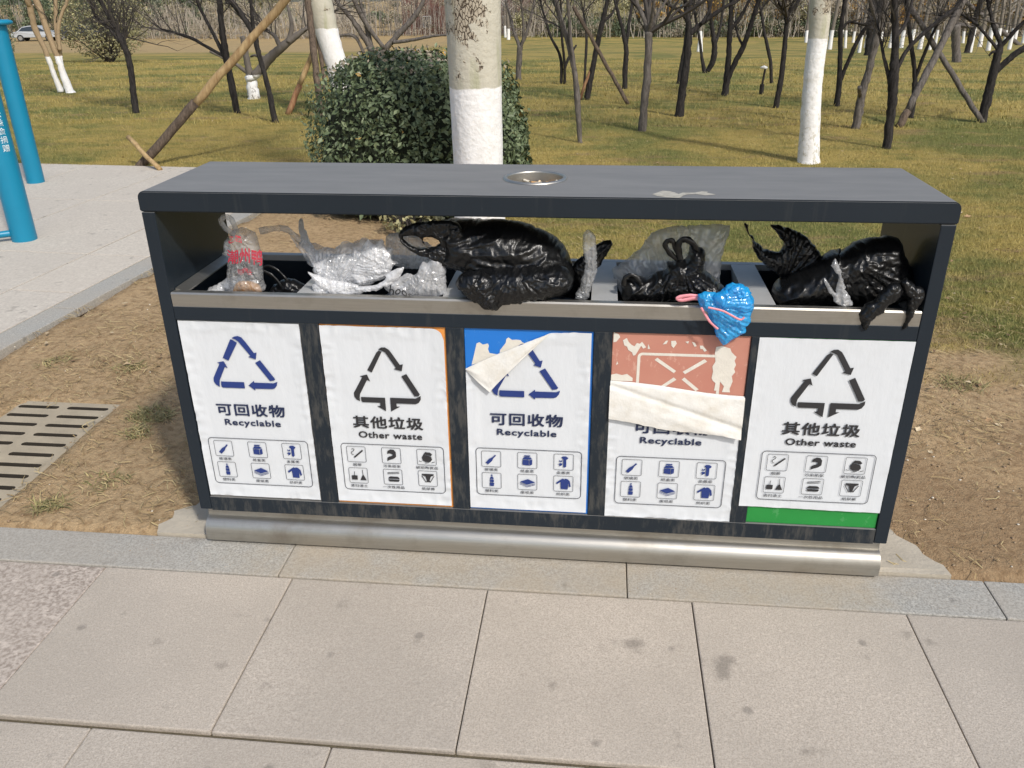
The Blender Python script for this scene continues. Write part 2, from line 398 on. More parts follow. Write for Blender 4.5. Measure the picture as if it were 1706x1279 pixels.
    M['milky_film'] = film('milky_plastic_film', (0.78, 0.79, 0.80), 0.36, 0.28, 22, 0.15, 0.25)
    M['blue_film'] = film('blue_plastic_film', (0.03, 0.50, 0.94), 0.70, 0.2, 30, 0.12, 0.3)
    M['pink'] = plain('pink_tie', (0.80, 0.30, 0.34), 0.45)
    M['food'] = plain('food_scraps', (0.62, 0.33, 0.13), 0.6, 0, 0.5, 30, 0.5, 60)
    M['butts'] = rndmat('cigarette_butts', (0.62, 0.36, 0.13), (0.45, 0.24, 0.10), (0.75, 0.70, 0.58))
    M['ash'] = plain('ash', (0.23, 0.20, 0.16), 1.0, 0, 0.35, 90, 0.6, 150)
    # ---- posts
    M['teal'] = plain('teal_enamel', (0.004, 0.205, 0.345), 0.38, 0, 0.10, 6, 0.05, 90)
    M['white_ink'] = plain('white_lettering', (0.72, 0.80, 0.82), 0.5)
    M['iron'] = plain('cast_drain', (0.37, 0.31, 0.22), 0.95, 0.0, 0.32, 9, 0.4, 120)
    M['pit'] = plain('drain_pit', (0.035, 0.028, 0.02), 1.0, 0, 0.4, 30)
    # ---- vegetation
    def bark(name, c1, c2, scale, stretch=0.25, bs=0.9, moss=None):
        m, nt, b = newmat(name); g = G(nt); v = g.coord(scale=(1, 1, stretch))
        n1 = g.noise(v, scale, 6, 0.7)
        c = g.mix(g.ramp(n1, [(0.32, 0.0), (0.66, 1.0)]), c1, c2)
        if moss: c = g.mix(g.ramp(g.noise(g.coord(), 3.5, 4), [(0.48, 0.0), (0.68, 0.8)]), c, moss)
        g.put(b.inputs['Base Color'], c); b.inputs['Roughness'].default_value = 0.95; b.inputs['Specular IOR Level'].default_value = 0.15
        g.put(b.inputs['Normal'], g.bump(n1, bs, 0.02)); return m
    M['bark_dark'] = bark('plum_bark', (0.014, 0.013, 0.013), (0.058, 0.052, 0.049), 36)
    M['bark_grey'] = bark('grey_bark', (0.065, 0.056, 0.05), (0.20, 0.178, 0.158), 30)
    M['bark_tan'] = bark('tan_bark', (0.22, 0.145, 0.08), (0.42, 0.33, 0.21), 26)
    M['pole_dark'] = bark('stake_bark', (0.06, 0.045, 0.034), (0.185, 0.14, 0.105), 40, 0.2)
    M['pole_tan'] = bark('peeled_stake', (0.26, 0.16, 0.075), (0.50, 0.36, 0.185), 22, 0.12, 0.4)
    M['pole_red'] = bark('reddish_stake', (0.20, 0.085, 0.045), (0.36, 0.22, 0.12), 22, 0.12, 0.4)
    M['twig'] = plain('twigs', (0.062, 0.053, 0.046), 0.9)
    M['twig_far'] = plain('far_twigs', (0.33, 0.295, 0.255), 0.9)  # distant twigs lightened too, haze put into the colour
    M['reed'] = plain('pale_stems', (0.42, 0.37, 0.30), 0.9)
    # trunks painted white up to a ragged line; 'lime' attribute in metres of local height
    def limed(name, under, line, rag=0.05, flecks=0.5):
        m, nt, b = newmat(name); g = G(nt); v = g.coord()
        sx = g.n('ShaderNodeSeparateXYZ'); g.put(sx.inputs[0], v)
        zz = g.math('ADD', sx.outputs[2], g.math('MULTIPLY', g.math('SUBTRACT', g.noise(v, 9, 3), 0.5), rag))
        f = g.ramp(g.math('SUBTRACT', zz, line-0.5), [(0.497, 1.0), (0.503, 0.0)])
        ch = g.ramp(g.noise(g.coord(scale=(1,1,0.6)), 26, 6, 0.72), [(0.545, 0.0), (0.575, 1.0)])
        low = g.ramp(sx.outputs[2], [(0.0, 1.0), (line*0.75, 0.25)])
        f2 = g.math('MULTIPLY', f, g.math('SUBTRACT', 1.0, g.math('MULTIPLY', g.math('MULTIPLY', ch, low), flecks)))
        if under == 'plane':
            c = g.mix(g.noise(g.coord(scale=(1,1,0.35)), 5, 5, 0.6), (0.42, 0.40, 0.325), (0.60, 0.565, 0.47))
            c = g.mix(g.ramp(g.noise(g.coord(scale=(2.2,2.2,0.3)), 5, 4), [(0.55, 0.0), (0.72, 0.75)]), c, (0.33, 0.335, 0.20))
            vz = g.voro(g.coord(scale=(1, 1, 0.5)), 52, 'DISTANCE_TO_EDGE')
            dv = g.n('ShaderNodeVectorMath'); dv.operation = 'DISTANCE'; g.put(dv.inputs[0], g.coord(scale=(1, 1, 0.8))); dv.inputs[1].default_value = (-0.02, -0.17, 1.21)
            pz = g.ramp(g.math('ADD', dv.outputs['Value'], g.math('MULTIPLY', g.math('SUBTRACT', g.noise(v, 9, 5, 0.7), 0.5), 0.42)), [(0.105, 1.0), (0.125, 0.0)])
            pz = g.math('MAXIMUM', pz, g.ramp(g.noise(v, 4.2, 5, 0.65), [(0.635, 0.0), (0.655, 1.0)]))
            cr = g.math('MULTIPLY', g.ramp(g.math('ADD', vz, g.math('MULTIPLY', g.noise(v, 60, 2), 0.12)), [(0.09, 1.0), (0.16, 0.0)]), pz)
            c = g.mix(g.math('MULTIPLY', pz, 0.55), c, (0.34, 0.27, 0.19))
            c = g.mix(cr, c, (0.075, 0.055, 0.04)); hh = g.math('SUBTRACT', g.noise(v, 30, 4), cr)
        else:
            n1 = g.noise(g.coord(scale=(1,1,0.3)), 24, 6, 0.7)
            c = g.mix(n1, under[0], under[1]); hh = n1
        wh = g.mix(g.ramp(g.noise(v, 12, 4), [(0.45, 0.0), (0.8, 0.6)]), (0.82, 0.81, 0.80), (0.66, 0.64, 0.60))
        g.put(b.inputs['Base Color'], g.mix(f2, c, wh)); b.inputs['Roughness'].default_value = 0.9
        b.inputs['Specular IOR Level'].default_value = 0.2
        g.put(b.inputs['Normal'], g.bump(hh, 0.6, 0.012)); return m
    M['limed'] = limed
    M['bush'] = rndmat('bush_leaves', (0.105, 0.138, 0.066), (0.045, 0.066, 0.030), (0.21, 0.25, 0.135), 0.5, 0.35)
    M['bush_core'] = plain('bush_shade', (0.012, 0.017, 0.007), 1.0)  # near-black core colour stands in for the shade between the leaves
    M['leaf_olive'] = rndmat('olive_leaves', (0.30, 0.28, 0.15), (0.15, 0.15, 0.08), (0.46, 0.42, 0.22))  # far-wood leaf colours are lightened to stand in for haze
    M['leaf_green'] = rndmat('evergreen_leaves', (0.135, 0.165, 0.095), (0.065, 0.088, 0.052), (0.20, 0.24, 0.14))
    M['leaf_gold'] = rndmat('gold_leaves', (0.42, 0.24, 0.055), (0.24, 0.14, 0.045), (0.60, 0.38, 0.09))
    M['leaf_brown'] = rndmat('brown_leaves', (0.36, 0.31, 0.235), (0.22, 0.185, 0.14), (0.50, 0.44, 0.33))
    M['dead_leaf'] = plain('dead_leaf', (0.46, 0.29, 0.15), 0.8, 0, 0.3, 40)
    M['dead_leaf_pale'] = plain('pale_dead_leaf', (0.66, 0.53, 0.34), 0.8, 0, 0.2, 40)
    # ---- far things
    M['brick'] = plain('far_brick', (0.17, 0.09, 0.072), 0.9, 0, 0.25, 6)
    M['cream'] = plain('far_render', (0.60, 0.56, 0.48), 0.9, 0, 0.1, 2)
    M['slate'] = plain('blue_roof', (0.06, 0.115, 0.16), 0.6, 0, 0.2, 2)
    M['frame_white'] = plain('white_frames', (0.75, 0.75, 0.74), 0.5)
    M['glass'] = plain('dark_glass', (0.03, 0.04, 0.05), 0.08)
    M['car_white'] = plain('pale_car_paint', (0.42, 0.44, 0.46), 0.25); M['car_dark'] = plain('dark_car_paint', (0.05, 0.055, 0.065), 0.25)
    M['tyre'] = plain('tyre_rubber', (0.02, 0.02, 0.02), 0.9); M['rim'] = plain('wheel_rim', (0.45, 0.45, 0.46), 0.35, 0.8)
    M['lamp'] = plain('lamp_glass', (0.6, 0.5, 0.45), 0.2)
def lawn_colour(g, v):
    big = g.noise(v, 0.42, 5, 0.62); med = g.noise(g.coord(loc=(5, 3, 0), scale=(1, 1.6, 1)), 2.1, 5, 0.65)
    c = g.mix(g.ramp(big, [(0.41, 0.0), (0.53, 1.0)]), (0.170, 0.185, 0.055), (0.415, 0.315, 0.098))
    c = g.mix(g.math('MULTIPLY', g.ramp(med, [(0.50, 0.0), (0.66, 1.0)]), 0.55), c, (0.125, 0.155, 0.046))
    c = g.mix(g.math('MULTIPLY', g.ramp(med, [(0.34, 1.0), (0.46, 0.0)]), 0.55), c, (0.45, 0.35, 0.13))
    c = g.mix(g.math('MULTIPLY', g.ramp(g.noise(g.coord(loc=(11, 7, 0), scale=(0.6, 1.5, 1)), 0.9, 5, 0.7), [(0.56, 0.0), (0.66, 1.0)]), 0.6), c, (0.115, 0.145, 0.042))
    c = g.mix(g.math('MULTIPLY', g.ramp(g.noise(g.coord(loc=(2, 17, 0), scale=(0.5, 1.6, 1)), 1.3, 5, 0.7), [(0.56, 0.0), (0.63, 1.0)]), 0.7), c, (0.30, 0.21, 0.11))
    return c
def rndmat(name, mid, lo, hi, rough=0.75, spec=0.25):
    m, nt, b = newmat(name); g = G(nt)
    a = g.n('ShaderNodeAttribute'); a.attribute_name = 'rnd'
    c = g.ramp(a.outputs['Fac'], [(0.0, lo), (0.5, mid), (1.0, hi)])
    g.put(b.inputs['Base Color'], c); b.inputs['Roughness'].default_value = rough; b.inputs['Specular IOR Level'].default_value = spec
    return m
make_materials()

# ================================================================== SETTING
PLAZA_X0, PLAZA_SL = -1.70, 0.065        # kerb line of the plaza: x = X0 + SL*(y-1.4)
def plaza_edge(y): return PLAZA_X0 + PLAZA_SL*(y-1.4)
def nz(x, y, s, o=0.0): return noise.noise(Vector((x*s+o, y*s-o, 3.1+o)))
def sstep(t): t = max(0.0, min(1.0, t)); return t*t*(3-2*t)
def grass_mask(x, y):
    if x < -0.2: yb = 5.0
    elif x < 0.9: yb = 5.0 - 3.0*sstep((x+0.2)/1.1)
    else: yb = 2.0 - 0.35*sstep((x-2.0)/0.6)
    t = (y - yb + 0.75*nz(x, y, 1.6) + 0.45*nz(x, y, 5.0, 7))/1.0 + 0.35
    if y > 38 and x < -9: return 1-0.7*sstep((y-42+4*nz(x, y, 0.2))/5)*sstep((-x-9)/5)
    return sstep(t)
def on_plaza(x, y): return x < plaza_edge(y)+0.01 and -0.05 < y < 6.12
def soil_z(x, y):
    h = 0.010*nz(x, y, 2.2) + 0.007*nz(x, y, 8, 2) + 0.004*nz(x, y, 24, 5)
    if x > 2.1 and y < 1.6: h += 0.012*abs(nz(x, y, 13, 9)) + 0.006*abs(nz(x, y, 34, 4))
    return h - 0.004
def ground_z(x, y):
    if y < 0.004: return -0.075
    if -1.245 < x < -0.825 and 0.055 < y < 0.885: return -0.07
    if on_plaza(x, y): return -0.075
    if y > 9: return terrain(y) + 0.03*nz(x, y, 0.35)*min(1, (y-9)/4)
    return soil_z(x, y)*min(1, max(0.15, y/0.10)) - (0.03 if y < 0.03 else 0)
def axis(lo, fine0, fine1, hi, st, grow=1.13):
    a = list(np.arange(fine0, fine1+1e-6, st)); s = st; x = fine1
    while x < hi: s *= grow; x += s; a.append(x)
    s = st; x = fine0; b = []
    while x > lo: s *= grow; x -= s; b.append(x)
    return np.array(b[::-1] + a)
def build_ground():
    xs = axis(-260, -4.4, 5.4, 260, 0.045); ys = axis(-40, 0.0, 6.6, 420, 0.04)
    ys = np.unique(np.concatenate([ys, [0.003, 0.006]]))
    nx, ny = len(xs), len(ys); V = np.zeros((ny*nx, 3)); gr = np.zeros(ny*nx); dp = np.zeros(ny*nx); i = 0
    for y in ys:
        for x in xs:
            V[i] = (x, y, ground_z(x, y)); gr[i] = grass_mask(x, y) if y > 0 else 0
            dp[i] = sstep((1.1-y+0.5*nz(x, y, 2.5, 3))/0.6)*sstep((x-2.05)/0.15) if (x > 2 and y > 0) else 0.0
            i += 1
    idx = np.arange(ny*nx).reshape(ny, nx)
    Fq = np.stack([idx[:-1,:-1], idx[:-1,1:], idx[1:,1:], idx[1:,:-1]], -1).reshape(-1, 4)
    structure(np_mesh('ground', V, Fq, M['ground'], smooth=True, attr={'grass': gr, 'damp': dp}))
build_ground()

# ---- front pavement: every slab and kerb stone its own piece
SLAB_CACHE = {}
def slab_mesh(w, d, h, name, mat, bev=0.004):
    k = (round(w, 3), round(d, 3), round(h, 3), name)
    if k not in SLAB_CACHE:
        me = MB().box(-w/2, w/2, -d/2, d/2, -h, 0, bev).mesh(name); me.materials.append(mat); SLAB_CACHE[k] = me
    return SLAB_CACHE[k]
def bedding(name, x0, x1, y0, y1, z, fn=None):
    o = MB().box(x0, x1, y0, y1, z-0.06, z).obj(name, M['joint']); return structure(o)
pav = bedding('pavement', -7.0, 9.0, -3.6, -0.171, -0.014)
JOINTS = [0.349 + 0.5975*k for k in range(-7, 11)]
def lay(parent, x0, x1, y0, y1, mat, name, z=0.0, jit=0.0015, h=0.05, gap=0.0028):
    me = slab_mesh(x1-x0-gap, y1-y0-gap, h, name, mat)
    o = link(name, me, parent); o.location = ((x0+x1)/2, (y0+y1)/2, z + random.uniform(-jit, jit))
    o.rotation_euler = (random.uniform(-1,1)*0.0012, random.uniform(-1,1)*0.0012, 0); return o
ROWS = [(-0.757, -0.1715, 0.0), (-1.365, -0.771, -0.293), (-1.97, -1.367, 0.0), (-2.58, -1.972, -0.293)]
for ri, (y0, y1, off) in enumerate(ROWS):
    for a, b_ in zip(JOINTS[:-1], JOINTS[1:]):
        rough = ri == 0 and abs(b_ - (-0.2485)) < 0.02
        lay(pav, a+off, b_+off, y0, y1, M['slab_rough' if rough else 'slab'], 'rough_paving_slab' if rough else 'paving_slab')
kb = bedding('kerb', -7.0, 9.0, -0.1700, 0.0, -0.016)
KJ = [0.302 + 1.0565*k for k in range(-6, 8)]
for a, b_ in zip(KJ[:-1], KJ[1:]):
    lay(kb, a, b_, -0.1695, 0.0, M['kerb'], 'kerb_stone', 0.001, 0.001, 0.07)

# ---- plaza on the left with its kerb
plz = MB()
py0, py1 = 0.01, 6.10
plz.add([(-9, py0, -0.02), (plaza_edge(py0)-0.015, py0, -0.02), (plaza_edge(py1)-0.015, py1, -0.02), (-9, py1, -0.02),
         (-9, py0, -0.07), (plaza_edge(py0)-0.015, py0, -0.07), (plaza_edge(py1)-0.015, py1, -0.07), (-9, py1, -0.07)],
        [(0,1,2,3), (7,6,5,4), (0,4,5,1), (1,5,6,2), (2,6,7,3), (3,7,4,0)])
plz = structure(plz.obj('plaza', M['joint']))
ang = math.atan(-PLAZA_SL)
def lay_plaza(off0, off1, s0, s1, mat, name):
    """off: distance left of the kerb line, s: distance along it from y=0"""
    me = slab_mesh(off1-off0-0.011, s1-s0-0.009, 0.05, name, mat)
    o = link(name, me, plz); c = -(off0+off1)/2; s = (s0+s1)/2
    o.location = (plaza_edge(0) + c*math.cos(ang) - s*math.sin(ang), c*math.sin(ang) + s*math.cos(ang) + 0.02, 0.012+random.uniform(-.001, .001)); o.rotation_euler = (0, 0, ang)
for s in np.arange(0.0, 6.0, 1.0): lay_plaza(0.0, 0.17, s, min(s+1.0, 6.05), M['kerb'], 'plaza_kerb_stone')
for k, (a, b_) in enumerate([(0.17, 0.62), (0.62, 1.62), (1.62, 2.62), (2.62, 3.62), (3.62, 4.62)]):
    for s in np.arange(0, 6.0, 1.5 if k else 0.75):
        e = min(s + (1.5 if k else 0.75), 6.05); lay_plaza(a, b_, s, e, M['plaza'], 'plaza_slab')

# ---- concrete footing under the bins
def footing():
    m = MB()
    left = [(0.06, 0.004), (-0.17, 0.004), (-0.185, 0.05), (-0.16, 0.09), (-0.17, 0.13), (-0.115, 0.17), (-0.10, 0.22), (-0.06, 0.28), (-0.02, 0.34), (0.0, 0.46), (0.06, 0.50)]
    right = [(2.06, 0.52), (2.13, 0.50), (2.15, 0.36), (2.20, 0.27), (2.225, 0.20), (2.27, 0.15), (2.285, 0.09), (2.315, 0.05), (2.325, 0.004), (2.06, 0.004)]
    poly = left + right
    q = []
    for i in range(len(poly)):
        a, b_ = poly[i], poly[(i+1) % len(poly)]; n = max(1, int(math.hypot(b_[0]-a[0], b_[1]-a[1])/0.02)) if i not in (len(left)-1,) else 1
        for k in range(n):
            t = k/n; x = a[0]+(b_[0]-a[0])*t; y = a[1]+(b_[1]-a[1])*t
            j = 0.008 if y > 0.01 else 0
            q.append((x + j*nz(x, y, 40), y + j*nz(x, y, 40, 5)))
    m.prism(q, lambda x, y: (x, y, 0.011 + 0.003*nz(x, y, 15)), lambda x, y: (x*1.0, y, -0.05))
    m.f[0] = m.f[0][::-1]; m.f[1] = m.f[1][::-1]
    structure(m.obj('concrete_footing', M['concrete']))
footing()

# ---- lawn blades, straw and pebbles: uncountable
def blades(name, xs, ys, hmin, hmax, w, mat, lean=0.9, zfn=ground_z, rs=3):
    rng = np.random.default_rng(rs); n = len(xs)
    z = np.array([zfn(float(x), float(y)) for x, y in zip(xs, ys)])
    h = rng.uniform(hmin, hmax, n); th = rng.uniform(0, 2*np.pi, n); l = rng.uniform(0.2, lean, n)*h
    ph = rng.uniform(0, 2*np.pi, n); ww = w*rng.uniform(0.6, 1.3, n)/2
    b = np.stack([xs, ys, z-0.003], -1); d = np.stack([np.cos(ph)*ww, np.sin(ph)*ww, 0*ww], -1)
    tip = b + np.stack([np.cos(th)*l, np.sin(th)*l, np.sqrt(np.maximum(h*h-l*l*0.7, 0.2*h*h))], -1)
    V = np.concatenate([b-d, b+d, tip], 1).reshape(-1, 3); Fi = np.arange(3*n).reshape(n, 3)
    o = np_mesh(name, V, Fi, mat, attr={'rnd': np.repeat(rng.random(n), 3)}); o['kind'] = 'stuff'; return o
def sample(n, fx, keepf):
    X, Y = [], []
    while len(X) < n:
        x, y = fx()
        if keepf(x, y): X.append(x); Y.append(y)
    return np.array(X), np.array(Y)
def near_pt():
    y = 1.1 + 8.4*random.random()**1.25
    hw = 0.68*(y+2.6); return 0.95 - 0.107*(y+2.1) + random.uniform(-hw, hw), y
def in_bin(x, y): return -0.05 < x < 2.17 and -0.1 < y < 0.5
X, Y = sample(230000, near_pt, lambda x, y: not on_plaza(x, y) and not in_bin(x, y) and random.random() < grass_mask(x, y)**1.5)
lw = blades('lawn_grass', X, Y, 0.016, 0.042, 0.0042, M['blades'], 0.97, rs=5)
tag(lw, 'short yellowing autumn grass covering the park lawn', 'grass')
def far_pt():
    y = 9 + 21*random.random(); hw = 0.68*(y+2.6); return 0.95-0.107*(y+2.1)+random.uniform(-hw, hw), y
X, Y = sample(90000, far_pt, lambda x, y: True)
lf = blades('distant_lawn_grass', X, Y, 0.03, 0.075, 0.012, M['blades'], 0.9, rs=6)
tag(lf, 'mown yellow-green grass among the park trees', 'grass')
def straw(n):
    rng = np.random.default_rng(21); V = []; rn = []
    c = 0
    while c < n:
        r = random.random()
        if r < 0.40: x, y = random.uniform(-1.75, 0.0), random.uniform(0.02, 3.2)
        elif r < 0.62: x, y = random.uniform(2.1, 3.6), random.uniform(0.03, 2.6)
        else: x, y = random.uniform(-1.7, 1.6), random.uniform(0.5, 5.4)
        if on_plaza(x, y) or in_bin(x, y): continue
        if nz(x, y, 2.4, 4)*0.6 + nz(x, y, 6, 8)*0.5 < random.uniform(-0.35, 0.45): continue
        if x > 2.1 and y < 0.75 and random.random() < 0.75: continue
        z = ground_z(x, y) + random.uniform(0.001, 0.012); L = random.uniform(0.015, 0.075); t = random.uniform(0, math.pi*2)
        t = t*0.5 if random.random() < 0.6 else t
        w = random.uniform(0.0007, 0.0017); dx, dy = math.cos(t), math.sin(t); bend = random.uniform(-0.25, 0.25)*L
        p0 = (x, y, z); p2 = (x+dx*L, y+dy*L, z+random.uniform(-0.004, 0.012)); pm = (x+dx*L*.5-dy*bend, y+dy*L*.5+dx*bend, z+0.006)
        for a, b_ in ((p0, pm), (pm, p2)):
            V += [(a[0]-dy*w, a[1]+dx*w, a[2]), (a[0]+dy*w, a[1]-dx*w, a[2]+0.001), (b_[0]+dy*w, b_[1]-dx*w, b_[2]+0.001), (b_[0]-dy*w, b_[1]+dx*w, b_[2])]
        rn += [random.random()]*8; c += 1
    V = np.array(V); o = np_mesh('dry_grass_litter', V, np.arange(len(V)).reshape(-1, 4), M['straw'], attr={'rnd': rn}); o['kind'] = 'stuff'
    tag(o, 'dry straw and dead stems strewn on the bare soil', 'straw')
straw(9000)
def pebbles(n):
    bm = bmesh.new(); bmesh.ops.create_icosphere(bm, subdivisions=1, radius=1.0)
    bv = np.array([v.co[:] for v in bm.verts]); bf = np.array([[v.index for v in f.verts] for f in bm.faces]); bm.free()
    V, Fs, rn = [], [], []; rng = np.random.default_rng(8); c = 0
    while c < n:
        r = random.random()
        if r < 0.42: x, y = random.uniform(2.15, 3.3), random.uniform(0.02, 1.5)
        elif r < 0.8: x, y = random.uniform(-1.7, -0.02), random.uniform(0.02, 2.3)
        elif r < 0.90: x, y = random.uniform(-0.3, 2.4), -0.024-0.14*random.random()**3
        else: x, y = random.uniform(-1.6, 2.2), random.uniform(0.6, 4.4)
        if on_plaza(x, y) or in_bin(x, y): continue
        s = 0.0012 + 0.0052*random.random()**4 if not (x > 2.1 and random.random() < .10) else random.uniform(0.002, 0.0065)
        if y < 0: s = random.uniform(0.0008, 0.002)
        z = (0.001 if y < 0 else ground_z(x, y))
        q = bv*rng.uniform(0.6, 1.3, (len(bv), 1))*s*np.array([1, rng.uniform(.7, 1.2), 0.6]) + np.array([x, y, z+s*0.3])
        Fs.append(bf + len(V)*len(bv)); V.append(q); k = 0.25*random.random()+0.05 if random.random() < 0.88 else random.uniform(0.7, 1.0); rn += [k]*len(bv); c += 1
    o = np_mesh('soil_clods', np.concatenate(V), np.concatenate(Fs), M['pebble'], attr={'rnd': rn}); o['kind'] = 'stuff'
    tag(o, 'small stones and crumbs of soil on the bare ground', 'stones')
pebbles(3000)
def leaf_litter(n):
    V, rn = [], []
    for i in range(n):
        y = 1.3 + 11*random.random()**1.4; hw = 0.66*(y+2.6); x = 0.95-0.107*(y+2.1)+random.uniform(-hw, hw)
        if on_plaza(x, y) or in_bin(x, y): continue
        s = random.uniform(0.008, 0.022); a = random.uniform(0, 6.28); z = ground_z(x, y)+random.uniform(0.006, 0.03); c_, s_ = math.cos(a)*s, math.sin(a)*s; h = s*random.uniform(-.4, .7)
        V += [(x-c_, y-s_, z), (x+s_*.5, y-c_*.5, z+h), (x+c_, y+s_, z), (x-s_*.5, y+c_*.5, z+h*.6)]; rn += [random.random()]*4
    V = np.array(V); o = np_mesh('leaf_litter', V, np.arange(len(V)).reshape(-1, 4), M['litter'], attr={'rnd': rn}); o['kind'] = 'stuff'
    tag(o, 'small dead leaves scattered over the lawn', 'leaves')
M['litter'] = rndmat('leaf_litter', (0.33, 0.21, 0.11), (0.15, 0.095, 0.055), (0.62, 0.50, 0.32))
leaf_litter(900)
def tuft(px, py, n, rad, h, label):
    c = at(px, py, z=0.0); x0, y0 = c[0], c[1]
    root = thing('grass_tuft', label, 'weed', (x0, y0, ground_z(x0, y0)))
    V, rn = [], []
    for i in range(n):
        r = rad*math.sqrt(random.random()); t = random.uniform(0, 6.283); x, y = r*math.cos(t), r*math.sin(t)*0.8
        L = h*random.uniform(0.5, 1.3); a = random.uniform(0, 6.283); up = random.uniform(0.15, 0.8); w = random.uniform(0.0012, 0.0028)
        d = Vector((math.cos(a), math.sin(a), up)).normalized(); s = Vector((-math.sin(a), math.cos(a), 0))*w
        p0 = Vector((x, y, 0.0)); p1 = p0 + d*L*0.55; p2 = p1 + Vector((d.x*1.2, d.y*1.2, d.z*0.1))*L*0.5
        V += [p0-s, p0+s, p1+s*0.9, p1-s*0.9, p1-s*0.9, p1+s*0.9, p2+s*0.2, p2-s*0.2]; rn += [random.random()]*8
    V = np.array([v[:] for v in V]); np_mesh('blades', V, np.arange(len(V)).reshape(-1, 4), M['weed'], root, attr={'rnd': rn})
for a in [(252, 690, 230, 0.10, 0.055, 'spreading green weed on bare soil close to the bin side'),
          (228, 722, 90, 0.06, 0.05, 'small green weed just in front of the spreading one'),
          (85, 838, 110, 0.06, 0.055, 'spiky olive grass tuft between the drain cover and the kerb'),
          (215, 612, 100, 0.08, 0.035, 'flat tuft half green half straw farther up the bare soil'),
          (180, 800, 70, 0.09, 0.035, 'dry straw-coloured tuft between drain cover and footing'),
          (95, 605, 80, 0.09, 0.035, 'dry tuft beside the plaza kerb above the drain cover'),
          (1600, 640, 160, 0.10, 0.05, 'thin tuft at the lawn edge right of the bins')]:
    tuft(*a)
def dead_leaf(px, py, s, rz, mat, label):
    c = at(px, py, z=0.008); root_z = ground_z(c[0], c[1]) + 0.004
    m = MB(); out = [(-1, 0), (-.6, .35), (-.1, .5), (.2, .8), (.35, .4), (1, .1), (.9, -.1), (.35, -.35), (.2, -.75), (-.1, -.45), (-.6, -.3)]
    n = len(out); vs = [(x*s, y*s, s*(0.25*abs(y)+0.12*x*x)) for x, y in out] + [(0, 0, 0)]
    m.add(vs, [(i, (i+1) % n, n) for i in range(n)])
    o = m.obj('fallen_leaf', mat); o.location = (c[0], c[1], root_z); o.rotation_euler = (random.uniform(-.3, .3), random.uniform(-.3, .3), rz)
    tag(o, label, 'leaf')
dead_leaf(1648, 697, 0.022, 0.4, M['dead_leaf'], 'brown curled fallen leaf on the soil at the lawn edge')
dead_leaf(1664, 706, 0.016, 2.2, M['dead_leaf_pale'], 'small pale leaf touching the brown curled one')
dead_leaf(1530, 714, 0.020, 1.0, M['dead_leaf_pale'], 'pale fallen leaf beside the bin on bare soil')
dead_leaf(1553, 613, 0.020, 0.1, M['dead_leaf'], 'tan fallen leaf near the bin side at the grass edge')
dead_leaf(1550, 752, 0.014, 1.9, M['dead_leaf_pale'], 'thin pale leaf lying where straw meets dark soil')
dead_leaf(1612, 359, 0.030, 0.2, M['dead_leaf'], 'dark-edged leaf on the lawn behind the bin roof corner')
dead_leaf(98, 273, 0.05, 1.2, M['dead_leaf_pale'], 'pale scrap on the grass edge behind the teal post')

# ================================================================== THE BINS
BW, BD, BH = 2.118, 0.432, 1.130
bin_ = thing('recycling_bin', 'long dark navy five-compartment recycling bin with flat roof and white stickers', 'bin', (BW/2, BD/2, 0.011))
def part(m, name, mat, **k): return keep(m.obj(name, M[mat], **k), bin_)
def sub(o, parent):
    """sub-part in world coordinates under a part that itself sits under the bin root"""
    o.parent = parent; o.matrix_parent_inverse = Matrix.Identity(4); return o
# roof with rounded ends and a recess for the ashtray
def roof():
    r = 0.020; prof = []
    x0, x1, z0, z1 = -0.003, BW+0.003, 1.0745, BH
    for cx, a0 in ((x1-r, 0), (x0+r, 90)):
        for k in range(7):
            a = R(a0 + 90*k/6); prof.append((cx + r*math.cos(a), z1 - r + r*math.sin(a)))
    prof += [(x0, z0), (x1, z0)]
    bm = bmesh.new(); n = len(prof)
    A = [bm.verts.new((x, -0.001, z)) for x, z in prof]; B = [bm.verts.new((x, BD, z)) for x, z in prof]
    bm.faces.new(A[::-1]); bm.faces.new(B)
    for i in range(n): bm.faces.new((A[i], A[(i+1) % n], B[(i+1) % n], B[i]))
    bmesh.ops.recalc_face_normals(bm, faces=bm.faces[:])
    ed = [e for e in bm.edges if len(e.link_faces) == 2 and e.calc_face_angle(0) > 0.9]
    bmesh.ops.bevel(bm, geom=ed, offset=0.003, segments=2, affect='EDGES')
    me = bpy.data.meshes.new('roof'); bm.to_mesh(me); bm.free(); me.materials.append(M['paint'])
    o = bpy.data.objects.new('roof', me); COL.objects.link(o)
    cut = MB(); prof2 = [(0.0, 0.05), (0.080, 0.05), (0.080, -0.042), (0.0, -0.042)]
    bmc = bmesh.new(); bmesh.ops.create_cone(bmc, cap_ends=True, segments=48, radius1=0.080, radius2=0.080, depth=0.09)
    for v in bmc.verts: v.co += Vector((1.055, 0.225, BH+0.003))
    mc = bpy.data.meshes.new('cut'); bmc.to_mesh(mc); bmc.free(); oc = bpy.data.objects.new('cut', mc); COL.objects.link(oc)
    md = o.modifiers.new('hole', 'BOOLEAN'); md.operation = 'DIFFERENCE'; md.object = oc; md.solver = 'EXACT'
    dg = bpy.context.evaluated_depsgraph_get(); me2 = bpy.data.meshes.new_from_object(o.evaluated_get(dg))
    o.modifiers.clear(); o.data = me2; me2.name = 'roof'; bpy.data.objects.remove(oc)
    if not me2.materials: me2.materials.append(M['paint'])
    keep(o, bin_); return o
roof_o = roof()
